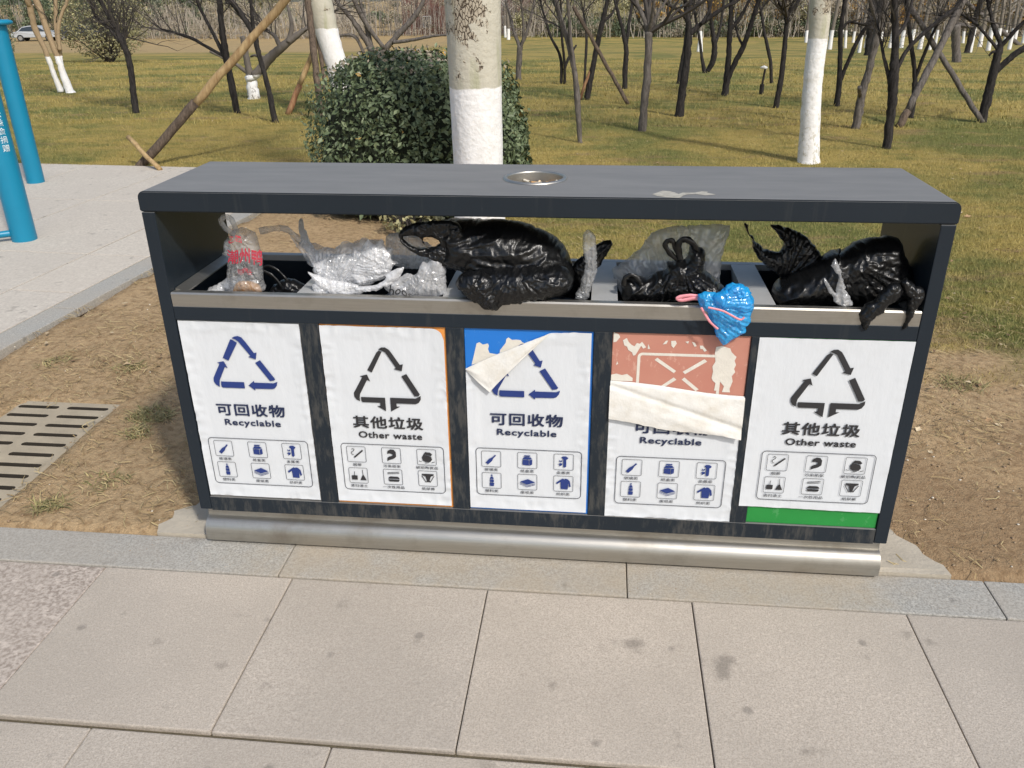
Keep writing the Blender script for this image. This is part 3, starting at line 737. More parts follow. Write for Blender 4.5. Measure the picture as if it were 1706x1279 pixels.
# ashtray set into the roof
ac = (1.055, 0.225, BH)
ash = MB().lathe([(0.0775, -0.036), (0.0785, 0.0), (0.0785, 0.0045), (0.082, 0.0058), (0.088, 0.0045), (0.0895, 0.0008)], ac, 56)
n0 = len(ash.v)
ash_o = keep(ash.obj('ashtray', M['steel'], smooth=True), bin_)
am = MB().lathe([(0.0001, -0.031), (0.03, -0.0305), (0.0778, -0.033)], ac, 40).obj('ash', M['ash'], smooth=True); sub(am, ash_o); am.matrix_parent_inverse = Matrix.Identity(4)
bt, rn = MB(), []
for k in range(26):
    a = random.uniform(0, 6.28); rr = 0.066*math.sqrt(random.random()); t = random.uniform(0, 3.14); L = random.uniform(0.012, 0.026)
    p = Vector((ac[0]+rr*math.cos(a), ac[1]+rr*math.sin(a), BH-0.025+random.uniform(0, 0.006))); d = Vector((math.cos(t), math.sin(t), random.uniform(-.2, .3)))
    n1 = len(bt.v); bt.tube([p, p+d*L], 0.0038, 7); rn += [random.random()]*(len(bt.v)-n1)
bo = np_mesh('cigarette_butts', np.array(bt.v), np.array([f for f in bt.f if len(f) == 4]), M['butts'], attr={'rnd': rn}); sub(bo, ash_o); bo['kind'] = 'stuff'
# blistered patch by the front roof edge
def px_poly(zx, reg, sc): return [(reg[0]+a/sc, reg[1]+b/sc) for a, b in zx]
hp = px_poly([(395,372),(480,345),(545,322),(640,330),(720,348),(775,372),(830,348),(930,352),(1010,348),(1100,332),(1190,336),(1170,350),(1230,362),(1300,378),(1150,388),(1010,370),(900,376),(835,392),(800,418),(790,446),(700,440),(640,420),(560,412),(470,398)], (1040, 280), 8.53)
ht = MB(); q3 = [at(x, y, z=BH) for x, y in hp]; ht.add([(p[0], max(p[1], 0.004), BH+0.0007) for p in q3], [tuple(range(len(q3)))[::-1]])
ho = ht.obj('heat_blister', M['heat']); sub(ho, roof_o)
# carcass
side = 0.037
for x0 in (0.0, BW-side):
    s = part(MB().box(x0, x0+side, 0.0, BD-0.002, 0.115, 1.0725, 0.0025), 'side_wall', 'paint')
part(MB().box(side+0.001, BW-side-0.001, 0.0, 0.03, 0.762, 0.803, 0.002), 'upper_rail', 'paint')
part(MB().box(side+0.001, BW-side-0.001, 0.0, 0.03, 0.112, 0.163, 0.002), 'lower_rail', 'paint_worn')
MULL = [(0.4035, 0.4575), (0.8225, 0.8735), (1.2355, 1.2855), (1.6575, 1.7045)]
for a, b_ in MULL: part(MB().box(a, b_, 0.001, 0.028, 0.1635, 0.7615, 0.0015), 'mullion', 'paint_worn')
part(MB().box(side+0.001, BW-side-0.001, BD-0.03, BD-0.004, 0.115, 0.820, 0.002), 'back_panel', 'paint')
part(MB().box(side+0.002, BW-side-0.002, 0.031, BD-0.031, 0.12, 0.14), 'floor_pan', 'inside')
# stainless rim round the openings: front lip leaning in, side flanges, back rail
lip = MB().prism([(0.0015, 0.8035), (0.0, 0.840), (0.004, 0.8445), (0.030, 0.8425), (0.030, 0.838), (0.005, 0.838), (0.006, 0.8035)],
                 lambda y, z: (side+0.0015, y, z), lambda y, z: (BW-side-0.0015, y, z))
lip_o = part(lip, 'steel_lip', 'steel')
for x0, x1, nm in ((side+0.002, side+0.034, 'flange'), (BW-side-0.034, BW-side-0.002, 'flange')):
    part(MB().prism([(x0, 0.848), (x1, 0.838), (x1, 0.834), (x0, 0.834)] if x0 < 1 else [(x0, 0.838), (x1, 0.848), (x1, 0.834), (x0, 0.834)],
                    lambda x, z: (x, 0.0305, z), lambda x, z: (x, BD-0.032, z)), 'side_flange', 'steel')
part(MB().box(side+0.003, BW-side-0.003, BD-0.0305, BD-0.0035, 0.8205, 0.8395, 0.002), 'back_rail', 'galv')
for xc in (0.430, 0.848, 1.260, 1.681):
    part(MB().prism([(xc-0.036, 0.8395), (xc+0.036, 0.8395), (xc+0.030, 0.80), (xc+0.006, 0.62), (xc-0.006, 0.62), (xc-0.030, 0.80)],
                    lambda x, z: (x, 0.032, z), lambda x, z: (x, BD-0.033, z)), 'divider', 'galv')
# inner liners, one per compartment
CX = [side+0.004, 0.422, 0.840, 1.252, 1.673, BW-side-0.004]
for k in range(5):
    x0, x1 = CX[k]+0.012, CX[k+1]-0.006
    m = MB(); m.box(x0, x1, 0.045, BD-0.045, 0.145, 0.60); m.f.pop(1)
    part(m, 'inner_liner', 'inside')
# skirt: rounded stainless plinth
pts = [(0.03, 0.012), (-0.021, 0.012), (-0.0225, 0.040), (-0.0215, 0.050), (-0.0185, 0.060), (-0.0125, 0.070), (-0.004, 0.0775), (0.006, 0.082), (0.016, 0.084), (0.018, 0.111), (0.03, 0.111)]
part(MB().prism(pts, lambda y, z: (0.015, y, z), lambda y, z: (BW-0.012, y, z)), 'steel_plinth', 'steel', angle=28)
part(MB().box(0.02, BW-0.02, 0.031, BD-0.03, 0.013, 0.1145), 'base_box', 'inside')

# ---- doors with stickers; design coordinates in millimetres from the door's lower left corner
DOORS = [(0.0405, 0.4025), (0.4585, 0.8215), (0.8745, 1.2345), (1.2865, 1.6565), (1.7055, 2.0795)]
YD = 0.0065
TEXT_CACHE = {}
def text_mesh(s, bold=0.0, space=1.0):
    k = (s, bold, space)
    if k in TEXT_CACHE: return TEXT_CACHE[k]
    cu = bpy.data.curves.new('t', 'FONT'); cu.body = s; cu.size = 1.0; cu.offset = 0.0; cu.resolution_u = 3; cu.space_character = space
    ob = bpy.data.objects.new('t', cu); COL.objects.link(ob)
    bpy.context.view_layer.update(); dg = bpy.context.evaluated_depsgraph_get()
    me = bpy.data.meshes.new_from_object(ob.evaluated_get(dg))
    V = np.array([v.co[:2] for v in me.vertices]); Fs = [tuple(p.vertices) for p in me.polygons]
    bpy.data.objects.remove(ob); bpy.data.meshes.remove(me); bpy.data.curves.remove(cu)
    if bold > 0:
        o = bold*0.8; V0, F0 = V, Fs; V = np.concatenate([V0+np.array(d) for d in ((-o, -o), (o, -o), (-o, o), (o, o))]); Fs = [tuple(i+j*len(V0) for i in f) for j in range(4) for f in F0]
        lay = np.repeat(np.arange(4), len(V0))
    else: lay = np.zeros(len(V))
    lo, hi = V.min(0), V.max(0); V = np.concatenate([(V-lo)/(hi-lo), lay[:, None]], 1); TEXT_CACHE[k] = (V, Fs); return V, Fs
class Face:
    """prints flat ink shapes on a door face"""
    def __init__(s, x0, z0, y): s.x0, s.z0, s.y = x0, z0, y
    def P(s, x, z, dy=0.0): return (s.x0 + x/1000, s.y - dy, s.z0 + z/1000)
    def polys(s, name, polys, mat, parent, dy=0.0):
        m = MB()
        for p in polys:
            a = sum(p[i][0]*p[(i+1) % len(p)][1]-p[(i+1) % len(p)][0]*p[i][1] for i in range(len(p)))
            p = p if a > 0 else p[::-1]
            m.add([s.P(x, z, dy) for x, z in p], [tuple(range(len(p)))])
        return sub(m.obj(name, M[mat]), parent)
    def text(s, name, t, box, mat, parent, bold=0.0, space=1.0, dy=0.0):
        V, Fs = text_mesh(t, bold, space); x0, x1, z0, z1 = box
        m = MB().add([s.P(x0+(x1-x0)*u, z0+(z1-z0)*v, dy+l*0.00012) for u, v, l in V], Fs); return sub(m.obj(name, M[mat]), parent)
    def ring(s, x0, x1, z0, z1, r, w):
        """rounded-rectangle outline as quads"""
        def loop(d):
            o = []
            for cx, cz, a0 in ((x1-r, z1-r, 0), (x0+r, z1-r, 90), (x0+r, z0+r, 180), (x1-r, z0+r, 270)):
                for k in range(5):
                    a = R(a0+90*k/4); o.append((cx+(r-d)*math.cos(a), cz+(r-d)*math.sin(a)))
            return o
        a, b_ = loop(0), loop(w); n = len(a)
        return [[a[i], a[(i+1) % n], b_[(i+1) % n], b_[i]] for i in range(n)]
def rot(poly, c, a, s=1.0):
    ca, sa = math.cos(R(a)), math.sin(R(a)); return [(c[0]+s*(x*ca-z*sa), c[1]+s*(x*sa+z*ca)) for x, z in poly]
def disc(cx, cz, r, n=12, rz=None): rz = rz or r; return [(cx+r*math.cos(2*math.pi*k/n), cz+rz*math.sin(2*math.pi*k/n)) for k in range(n)]
# pictograms: polygons in a 60 x 55 mm box
def icons_recycle():
    bottle = [(-4,-17),(4,-17),(4.5,-3),(2,5),(1.8,15),(-1.8,15),(-2,5),(-4.5,-3)]
    a = [rot(bottle, (30, 27), -42, 1.25)]
    carton = [[(15,12),(34,10),(34,29),(15,29)], [(35.5,10),(44,14),(44,31),(35.5,29)], [(14,31),(20,39),(38,39),(44,33),(34,31)], [(20,41),(38,41),(38,45),(20,45)]]
    metal = [[(22,43),(27,47),(36,47),(43,42),(40,37),(37,36),(37,12),(32,8),(28,11),(28,36)], [(15,34),(20,31),(25,34),(25,28),(17,28)], [(13,20),(19,24),(26,22),(24,16),(15,12),(18,17)]]
    pet = [[(24,8),(36,8),(37,18),(36,20),(24,20),(23,18)], [(24,22),(36,22),(36,31),(24,31)], [(24,33),(36,33),(34,39),(32,42),(28,42),(26,39)], [(27.5,44),(32.5,44),(32.5,48),(27.5,48)]]
    paper = [[(7,28),(28,18),(53,27),(31,38)], [(7,25),(28,15),(28,13.4),(7,23.4)], [(28,15),(53,24),(53,22.4),(28,13.4)], [(7,21),(28,11),(28,9.4),(7,19.4)], [(28,11),(53,20),(53,18.4),(28,9.4)]]
    coat = [[(22,9),(43,8),(44,30),(47,16),(52,19),(49,36),(42,44),(35,46),(32,43),(28,46),(22,42),(8,31),(10,25),(21,33)]]
    return [a, carton, metal, pet, paper, coat]
def icons_other():
    def bar(p, q, w):
        d = Vector((q[0]-p[0], q[1]-p[1])).normalized(); n = (-d.y*w/2, d.x*w/2)
        return [(p[0]+n[0], p[1]+n[1]), (p[0]-n[0], p[1]-n[1]), (q[0]-n[0], q[1]-n[1]), (q[0]+n[0], q[1]+n[1])]
    smoke = [(16,44),(20,47),(24,44),(22,39),(17,37),(14,32),(16,27),(21,25)]
    cig = [bar((22,16), (50,42), 5)] + [bar(smoke[i], smoke[i+1], 1.8) for i in range(len(smoke)-1)]
    roll = [[(17,34),(19,44),(28,49),(38,48),(44,40),(44,24),(36,17),(22,12),(16,8),(17,20),(24,25),(32,27),(34,32),(26,35)]]
    bowl = [[(17,16),(24,11),(40,11),(46,20),(43,30),(20,36),(15,27)], [(20,37),(43,32),(47,37),(40,44),(26,45)], bar((5,14),(14,11),1.6), bar((44,9),(54,12),1.8), bar((24,7),(36,9),1.6)]
    broom = [[(8,12),(26,12),(26,27),(8,27)], bar((17,27),(18,41),1.6), [(34,11),(54,11),(46,29),(42,29)], bar((44,29),(43,48),1.6)]
    box = [bar((13,42),(50,46),1.8), bar((13,38),(50,41),1.8), [(15,16),(18,11),(46,11),(49,16),(49,18.5),(14,18.5)], [(14,21),(50,21),(47,27),(42,29),(21,29),(17,27)]]
    nappy = [[(12,44),(48,44),(48,39),(39,35),(35,22),(36,15),(25,15),(26,22),(22,35),(12,39)], bar((11,37),(24,14),2.2), bar((49,37),(36,14),2.2)]
    return [cig, roll, bowl, broom, box, nappy]
TRI_B = [[(119,484),(151,543),(156,542),(170,533),(135,475)], [(156,547),(164,552),(175,554),(185,550),(193,540),(216,502),(224,504),(219,482),(197,489),(204,493),(174,537),(166,543)],
         [(215,471),(231,480),(269,420),(264,416),(252,414)], [(184,397),(203,413),(203,407),(262,407),(274,412),(271,400),(264,391),(256,388),(203,387),(203,381)],
         [(101,407),(172,407),(172,387),(104,387),(100,391)], [(95,389),(85,395),(79,406),(80,418),(106,465),(99,468),(120,473),(129,451),(121,455),(98,411),(96,400)]]
TRI_W = [[(138,497),(170,554),(176,559),(185,556),(151,490)], [(175,563),(184,569),(195,570),(206,563),(213,553),(235,517),(244,519),(239,497),(216,503),(223,507),(195,554),(186,559)],
         [(237,481),(252,489),(288,425),(284,419),(272,418)], [(199,411),(274,411),(290,420),(290,409),(284,398),(274,393),(216,393),(217,383),(227,383),(199,366)],
         [(112,410),(184,410),(184,366),(158,382),(168,383),(168,393),(116,393),(112,397)], [(108,396),(98,401),(92,411),(92,423),(121,474),(114,477),(136,483),(144,461),(135,466),(110,419),(108,408)]]
CAP_R = ['玻璃类', '纸盒类', '金属类', '塑料类', '废纸类', '纺织类']
CAP_W = ['烟蒂', '污染纸张', '破旧陶瓷品', '清扫渣土', '一次性用品', '纸尿裤']
def decal(face, kind, door, dz=0.0, symbol=True, dx=0.0):
    def S(p): return [(x+dx, z+dz) for x, z in p]
    ink = 'ink_blue' if kind == 'r' else 'ink_black'
    dt = 0.0046
    if symbol:
        tri = TRI_B if kind == 'r' else [[(x-8, z-37) for x, z in p] for p in TRI_W]
        for p in tri: face.polys('recycling_arrow', [S(p)], ink, door, dt)
    zt = 294 if kind == 'r' else 270
    face.text('chinese_caption', '可回收物' if kind == 'r' else '其他垃圾', (72+dx, 284+dx, zt+dz, zt+41+dz), 'ink_navy' if kind == 'r' else 'ink_black', door, 0.03, 1.12, dt)
    ze = 261 if kind == 'r' else 237
    if kind == 'r': face.text('english_caption', 'Recyclable', (91+dx, 266+dx, ze-6+dz, ze+21+dz), 'ink_navy', door, 0.028, 1.08, dt)
    else: face.text('english_caption', 'Other waste', (86+dx, 279+dx, ze+dz, ze+22+dz), 'ink_black', door, 0.028, 1.08, dt)
    face.polys('pictogram_frame', [S(q) for q in face.ring(26, 342, 52, 216, 13, 2.0)], 'ink_line', door, dt)
    ic = icons_recycle() if kind == 'r' else icons_other(); caps = CAP_R if kind == 'r' else CAP_W
    for i in range(6):
        x0 = 43 + 108*(i % 3); z0 = 151 if i < 3 else 76
        shapes = [[(x0+px, z0+pz) for px, pz in p] for p in ic[i]] + face.ring(x0, x0+59, z0, z0+55, 5, 1.3)
        face.polys('pictogram', [S(p) for p in shapes[:len(ic[i])]], ink, door, dt)
        face.polys('pictogram_box', [S(p) for p in shapes[len(ic[i]):]], 'ink_line', door, dt)
        w = 13.5*len(caps[i]); cx = x0+29
        face.text('pictogram_caption', caps[i], (cx-w/2+dx, cx+w/2+dx, z0-14+dz, z0-4+dz), 'ink_line', door, 0.008, 1.05, dt)
def wrinkle(x, z, w, h, seed, amp):
    """sticker relief in metres: folds that gather along the edges and corners"""
    e = min(x, w-x, z, h-z)/1000; edge = max(0.0, 1-e/0.040)
    r = Vector((x/1000*26+seed, z/1000*9, seed)); r2 = Vector((x/1000*9, z/1000*30+seed, seed*2))
    f = 1-abs(noise.noise(r))*2.2; f2 = 1-abs(noise.noise(r2))*2.2
    k = amp*(edge*0.0042*max(0, f)**3 + edge*0.0042*max(0, f2)**3 + 0.0006*(noise.noise(Vector((x/1000*7, z/1000*7, seed)))+0.5))
    return max(0.0, min(k, 0.0020 + 0.0025*max(0.0, edge-0.4)))
def sticker(door, face, x0, x1, zb, ztop, seed, amp, mat='vinyl', name='sticker', step=7.0):
    """columns from zb(x) to ztop(x) (mm), displaced"""
    nx = int((x1-x0)/step)+1; nzv = 84; V = np.zeros(((nx+1)*(nzv+1), 3)); i = 0; w = x1-x0
    for a in range(nx+1):
        x = x0 + w*a/nx; b0 = zb(x); b1 = ztop(x)
        for c in range(nzv+1):
            z = b0 + (b1-b0)*c/nzv
            V[i] = face.P(x, z, 0.0010 + wrinkle(x-x0, z-b0, w, b1-b0, seed, amp)); i += 1
    idx = np.arange(i).reshape(nx+1, nzv+1)
    Fq = np.stack([idx[:-1,:-1], idx[1:,:-1], idx[1:,1:], idx[:-1,1:]], -1).reshape(-1, 4)
    return sub(np_mesh(name, V, Fq, M[mat], smooth=True), door)
def corner_cut(x0, x1, z1, r, right=True):
    def f(x):
        d = (x-(x1-r)) if right else ((x0+r)-x)
        return z1 if d <= 0 else z1 - r + math.sqrt(max(r*r-d*d, 0))
    return f
LAB = ['door under a plain white recyclables sticker', 'door with orange edge behind its other-waste sticker', 'blue door with a recyclables sticker peeling at one corner',
       'faded red door with its sticker folded half down', 'green door with the other-waste sticker hung high']
PM = ['p_white', 'p_orange', 'p_blue', 'p_salmon', 'p_green']
for k, (x0, x1) in enumerate(DOORS):
    d = keep(MB().box(x0, x1, YD, YD+0.012, 0.1645, 0.7605, 0.0012).obj('door_panel', M[PM[k]]), bin_)
    d['label'] = LAB[k]; f = Face(x0, 0.163, YD); w = (x1-x0)*1000
    if k == 0:
        sticker(d, f, 1.5, w-1.5, lambda x: 7, lambda x: 596, 3, 1.0); decal(f, 'r', d)
    elif k == 1:
        sticker(d, f, 1.5, w-5, lambda x: 9, corner_cut(1.5, w-5, 594, 34), 9, 1.7); decal(f, 'w', d, 0)
    elif k == 2:
        A = (0.0, 474.0); B = (240.0, 590.0)
        def top3(x): return min(594.0, A[1] + (x/B[0])**0.92*(B[1]-A[1])) if x < B[0] else min(594, 590+(x-240)*0.06)
        sticker(d, f, 1.0, w-6, lambda x: 8, top3, 14, 1.4); decal(f, 'r', d, 4, dx=-4)
        # the folded-over corner, back side out
        T = (70.0, 408.0); n, t_ = 26, 12; V = []
        for i in range(n+1):
            s = i/n; fx = A[0]+(B[0]-A[0])*s; fz = top3(fx)
            ex, ez = (A[0]+(T[0]-A[0])*s/0.27, A[1]+(T[1]-A[1])*s/0.27) if s < 0.27 else (T[0]+(B[0]-T[0])*(s-0.27)/0.73, T[1]+(B[1]-T[1])*((s-0.27)/0.73)**0.92)
            for j in range(t_+1):
                q = j/t_; ln = math.hypot(ex-fx, ez-fz)/1000
                lift = 0.0016 + 0.32*min(ln, 0.03)*math.sin(math.pi*min(q*1.15, 1))**0.7*0.5 + 0.009*q*min(1, ln/0.05) + 0.0015*noise.noise(Vector((s*9, q*5, 2)))
                if j == 0: lift = 0.0012
                V.append(f.P(fx+(ex-fx)*q, fz+(ez-fz)*q, 0.0048+lift))
        idx = np.arange(len(V)).reshape(n+1, t_+1)
        Fq = np.stack([idx[:-1,:-1], idx[:-1,1:], idx[1:,1:], idx[1:,:-1]], -1).reshape(-1, 4)
        sub(np_mesh('peeled_corner', np.array(V), Fq, M['back'], smooth=True), d)
        f.polys('sticker_residue', [[(18,486),(24,510),(34,552),(42,556),(52,549),(66,553),(69,546),(66,536),(70,524),(98,520),(100,534),(108,545),(116,556),(118,568),(124,573),(134,566),(146,567),(158,566),(162,560),(172,556),(170,548),(120,528),(60,500)],
                                    ], 'residue', d, 0.0006)
    elif k == 3:
        def top4(x): return 452 - 34*x/370 + 3*math.sin(x/60)
        def bot4(x): return 333 - 45*x/370 + 4*math.sin(x/45+1) + 3*noise.noise(Vector((x/22, 3, 1)))
        sticker(d, f, -1.0, w+0.5, lambda x: -2+3, top4, 23, 0.7); decal(f, 'r', d, -4, symbol=False)
        n, t_ = 54, 22; V = []
        for i in range(n+1):
            x = -2 + (w+4)*i/n
            for j in range(t_+1):
                q = j/t_; z = top4(x) + (bot4(x)-top4(x))*q
                cd_ = (z - (440 - 0.33*x)); crease = math.exp(-(cd_/7.0)**2); cd2 = z-(395-0.30*x); cr2 = math.exp(-(cd2/16.0)**2)
                lift = 0.0056 + 0.0065*math.sin(math.pi*min(1, q*0.9))**0.6 + 0.006*q*q + 0.005*cr2*(x/w) - 0.0050*crease + 0.0018*noise.noise(Vector((x/40, z/25, 4)))
                if j == 0: lift = 0.0016
                V.append(f.P(x, z, max(lift, 0.0016)))
        idx = np.arange(len(V)).reshape(n+1, t_+1)
        Fq = np.stack([idx[:-1,:-1], idx[:-1,1:], idx[1:,1:], idx[1:,:-1]], -1).reshape(-1, 4)
        sub(np_mesh('folded_flap', np.array(V), Fq, M['back'], smooth=True), d)
        marks = []
        ring = f.ring(70, 300, 380, 540, 14, 8)
        f.polys('old_print', [p for p in ring] + [[(117,519),(124,526),(178,488),(172,481)], [(252,526),(260,519),(203,479),(196,486)], [(134,436),(142,432),(181,461),(173,468)], [(236,428),(244,434),(202,469),(195,462)]], 'residue', d, 0.0006)
        blob = [(280,563),(295,567),(318,560),(322,550),(332,540),(337,536),(333,524),(338,512),(334,500),(338,490),(330,478),(334,462),(328,440),(330,428),(308,428),(312,446),(300,460),(296,448),(292,432),(286,432),(288,455),(280,462),(276,470),(278,490),(275,505),(282,520),(278,545)]
        bits = [blob, [(28,575),(38,582),(44,570),(52,562),(60,558),(66,568),(74,566),(80,572),(88,562),(92,556),(84,552),(78,560),(72,548),(64,532),(58,530),(54,540),(44,546),(40,556),(32,560)],
                [(97,566),(103,552),(96,551)], [(136,566),(144,577),(150,578),(146,568)], [(158,577),(170,578),(174,570),(166,556),(160,562)], [(196,576),(206,578),(204,570)], [(214,576),(222,574),(228,564),(222,562)], [(236,566),(244,566),(256,552),(250,548),(244,556),(238,556)],
                [(2,598),(16,592),(20,584),(10,570),(2,568)], [(0,470),(14,474),(30,470),(44,474),(60,462),(60,452),(0,452)], [(12,500),(18,504),(15,512)]]
        for bi in bits: f.polys('sticker_residue', [bi], 'residue', d, 0.0010)
    else:
        f = Face(x0, 0.163, 0.0012); sticker(d, f, -28, w+0.5, lambda x: 62-(x+28)*0.008, lambda x: 597.5, 31, 0.25); decal(f, 'w', d, 37, dx=-8)

# ================================================================== RUBBISH IN THE BINS
def inside(poly, P):
    x, y = P[:, 0], P[:, 1]; c = np.zeros(len(P), bool); n = len(poly)
    for i in range(n):
        x0, y0 = poly[i]; x1, y1 = poly[(i+1) % n]
        t = ((y0 > y) != (y1 > y)) & (x < (x1-x0)*(y-y0)/((y1-y0) or 1e-12)+x0); c ^= t
    return c
def smooth_loop(pts, step):
    P = np.array(pts, float); n = len(P); out = []
    for i in range(n):
        p0, p1, p2, p3 = P[i-1], P[i], P[(i+1) % n], P[(i+2) % n]; k = max(1, int(np.linalg.norm(p2-p1)/step))
        for j in range(k):
            t = j/k; m1, m2 = (p2-p0)*0.38, (p3-p1)*0.38
            out.append((2*t**3-3*t*t+1)*p1 + (t**3-2*t*t+t)*m1 + (-2*t**3+3*t*t)*p2 + (t**3-t*t)*m2)
    return np.array(out)
def seg_dist(P, L):
    d = np.full(len(P), 9.0)
    for i in range(len(L)):
        a, b_ = L[i], L[(i+1) % len(L)]; ab = b_-a; t = np.clip(((P-a)@ab)/max(ab@ab, 1e-12), 0, 1)
        d = np.minimum(d, np.linalg.norm(P-(a+t[:, None]*ab), axis=1))
    return d
def raw_pillow(mb, out_px, Y0, front, back, Rr, holes=(), step=0.006, gather=None, pleat=0.004, crumple=0.006, seed=0, freq=24.0, tilt=0.0, pn=9.0, single=False):
    """a film bag: rounded volume over an outline, pleated towards its gathered point, crumpled"""
    def w(p): q = at(p[0], p[1], Y=Y0); return (q[0], q[2])
    L = smooth_loop([w(p) for p in out_px], step); H = [smooth_loop([w(p) for p in h], step) for h in holes]
    L = L + np.array([[0.0035*noise.noise(Vector((p[0]*55, p[1]*55, seed+2.0))) + 0.0022*noise.noise(Vector((p[0]*140, p[1]*140, seed))), 0.0035*noise.noise(Vector((p[0]*55+9, p[1]*55, seed+7.0))) + 0.0022*noise.noise(Vector((p[0]*140, p[1]*140+5, seed)))] for p in L])
    lo, hi = L.min(0), L.max(0); rng = np.random.default_rng(seed+1)
    gx, gz = np.meshgrid(np.arange(lo[0], hi[0], step), np.arange(lo[1], hi[1], step*0.87)); gx[::2] += step/2
    P = np.stack([gx.ravel(), gz.ravel()], -1) + rng.uniform(-.22, .22, (gx.size, 2))*step
    P = P[inside(L, P)]
    for h in H: P = P[~inside(h, P)]
    d = seg_dist(P, L)
    for h in H: d = np.minimum(d, seg_dist(P, h))
    P = P[d > step*0.55]
    pts = np.concatenate([L] + H + [P]); ed = []; o = 0
    for l in [L]+H: ed += [(o+i, o+(i+1) % len(l)) for i in range(len(l))]; o += len(l)
    nb = o
    V2, E2, F2, _, _, _ = delaunay_2d_cdt([Vector(p) for p in pts], ed, [], 0, 1e-6)
    Q = np.array([v[:] for v in V2]); T = np.array([f for f in F2 if len(f) == 3]); C = Q[T].mean(1)
    ok = inside(L, C)
    for h in H: ok &= ~inside(h, C)
    T = T[ok]
    dist = seg_dist(Q, L)
    for h in H: dist = np.minimum(dist, seg_dist(Q, h))
    onb = dist < 1e-5
    prof = np.sqrt(np.maximum(0, 1-(1-np.minimum(dist/Rr, 1))**2)); fade = np.minimum(dist/(2.2*step), 1)
    g = np.array(w(gather)) if gather else Q.mean(0)
    def wr(sd):
        r = np.zeros(len(Q))
        for i, (x, z) in enumerate(Q):
            if onb[i]: continue
            th = math.atan2(z-g[1], x-g[0]); rr = math.hypot(x-g[0], z-g[1])
            a = 1-abs(noise.noise(Vector((math.cos(th)*6+sd, math.sin(th)*6, rr*6))))*2.4 + 0.7*(1-abs(noise.noise(Vector((math.cos(th)*20+sd, math.sin(th)*20, rr*9))))*2.4)
            tw = th*pn + 1.6*noise.noise(Vector((x*7, z*7, sd+3))) + sd; tr = abs((tw*1.3) % 2 - 1) - 0.5; tr2 = abs((tw*2.9+0.7) % 2 - 1) - 0.5
            md = 0.5 + 0.9*abs(noise.noise(Vector((math.cos(th)*3, math.sin(th)*3, rr*8+sd)))); a = 0.45*a + md*(1.5*tr + 0.7*tr2)*min(1.0, rr/0.06)
            qv = Vector((x*freq+noise.noise(Vector((x*9, z*9, sd)))*0.8, sd*3.1, z*freq))
            q1 = Vector((qv.x*0.62+qv.z*0.42, sd*1.7, qv.z*0.38-qv.x*0.3)); q2 = Vector((qv.x*0.9-qv.z*1.1, sd*2.3+4, qv.z*0.8+qv.x*0.7))
            b_ = noise.voronoi(q1, distance_metric='MANHATTAN')[0][0]; c_ = noise.voronoi(q2, distance_metric='CHEBYCHEV')[0][0]
            e_ = noise.noise(qv*0.3)
            r[i] = pleat*max(a, -.4) + crumple*(1.3*(b_-0.6) + 0.7*(c_-0.45) + 1.1*e_)
        return r*fade
    yf = Y0 - front*prof - wr(seed+0.3) + tilt*(Q[:, 1]-lo[1]); yb = Y0 + back*prof + wr(seed+5.7) + tilt*(Q[:, 1]-lo[1])
    n = len(Q); o = len(mb.v)
    if single:
        mb.v += [(x, y, z) for (x, z), y in zip(Q, yf)]; mb.f += [(o+a, o+b_, o+c_) for a, b_, c_ in T]; return [o+i for i in range(n) if onb[i]]
    mb.v += [(x, y, z) for (x, z), y in zip(Q, yf)]; mp = {}
    for i in range(n):
        if onb[i]: mp[i] = o+i
        else: mp[i] = len(mb.v); mb.v.append((Q[i, 0], yb[i], Q[i, 1]))
    for a, b_, c_ in T:
        A = (Q[b_]-Q[a]); B = (Q[c_]-Q[a]); ccw = A[0]*B[1]-A[1]*B[0] > 0
        if not ccw: b_, c_ = c_, b_
        mb.f.append((o+a, o+b_, o+c_)); mb.f.append((mp[a], mp[c_], mp[b_]))
    return [o+i for i in range(n) if onb[i]]
def film_sim(mb, frames=16, shrink=-0.16, pin_stiff=1.0, bend=0.006, seed=0, pressure=0.0, sub=1, pin=None, grav=0.0):
    """let the film buckle: the cloth is given more area than its outline holds and wrinkles by itself"""
    me = mb.mesh('film_sim'); o = bpy.data.objects.new('film_sim', me); COL.objects.link(o)
    V = np.array(mb.v); rng = np.random.default_rng(seed)
    V2 = V + rng.normal(0, 0.0006, V.shape); me.vertices.foreach_set('co', V2.ravel())
    vg = o.vertex_groups.new(name='pin')
    if pin: vg.add([int(i) for i in pin], 1.0, 'REPLACE')
    md = o.modifiers.new('cloth', 'CLOTH'); s = md.settings
    s.quality = 4; s.mass = 0.05; s.tension_stiffness = 8; s.compression_stiffness = 8; s.shear_stiffness = 4; s.bending_stiffness = bend
    s.tension_damping = 3; s.compression_damping = 3; s.shear_damping = 3; s.bending_damping = 0.2; s.air_damping = 3
    s.shrink_min = shrink; s.shrink_max = shrink
    s.vertex_group_mass = 'pin'; s.pin_stiffness = pin_stiff
    s.effector_weights.gravity = grav
    if pressure: s.use_pressure = True; s.uniform_pressure_force = pressure
    md.collision_settings.use_collision = False; md.collision_settings.use_self_collision = False
    md.point_cache.frame_start = 1; md.point_cache.frame_end = frames+1
    for f in range(1, frames+1): scene.frame_set(f)
    if sub:
        ss = o.modifiers.new('sub', 'SUBSURF'); ss.levels = sub; ss.render_levels = sub
    dg = bpy.context.evaluated_depsgraph_get(); m2 = bpy.data.meshes.new_from_object(o.evaluated_get(dg))
    out = MB(); n = len(m2.vertices); co = np.zeros(n*3, np.float32); m2.vertices.foreach_get('co', co)
    out.v = [tuple(c) for c in co.reshape(-1, 3).tolist()]; out.f = [tuple(p.vertices) for p in m2.polygons]
    bpy.data.objects.remove(o); scene.frame_set(1); return out
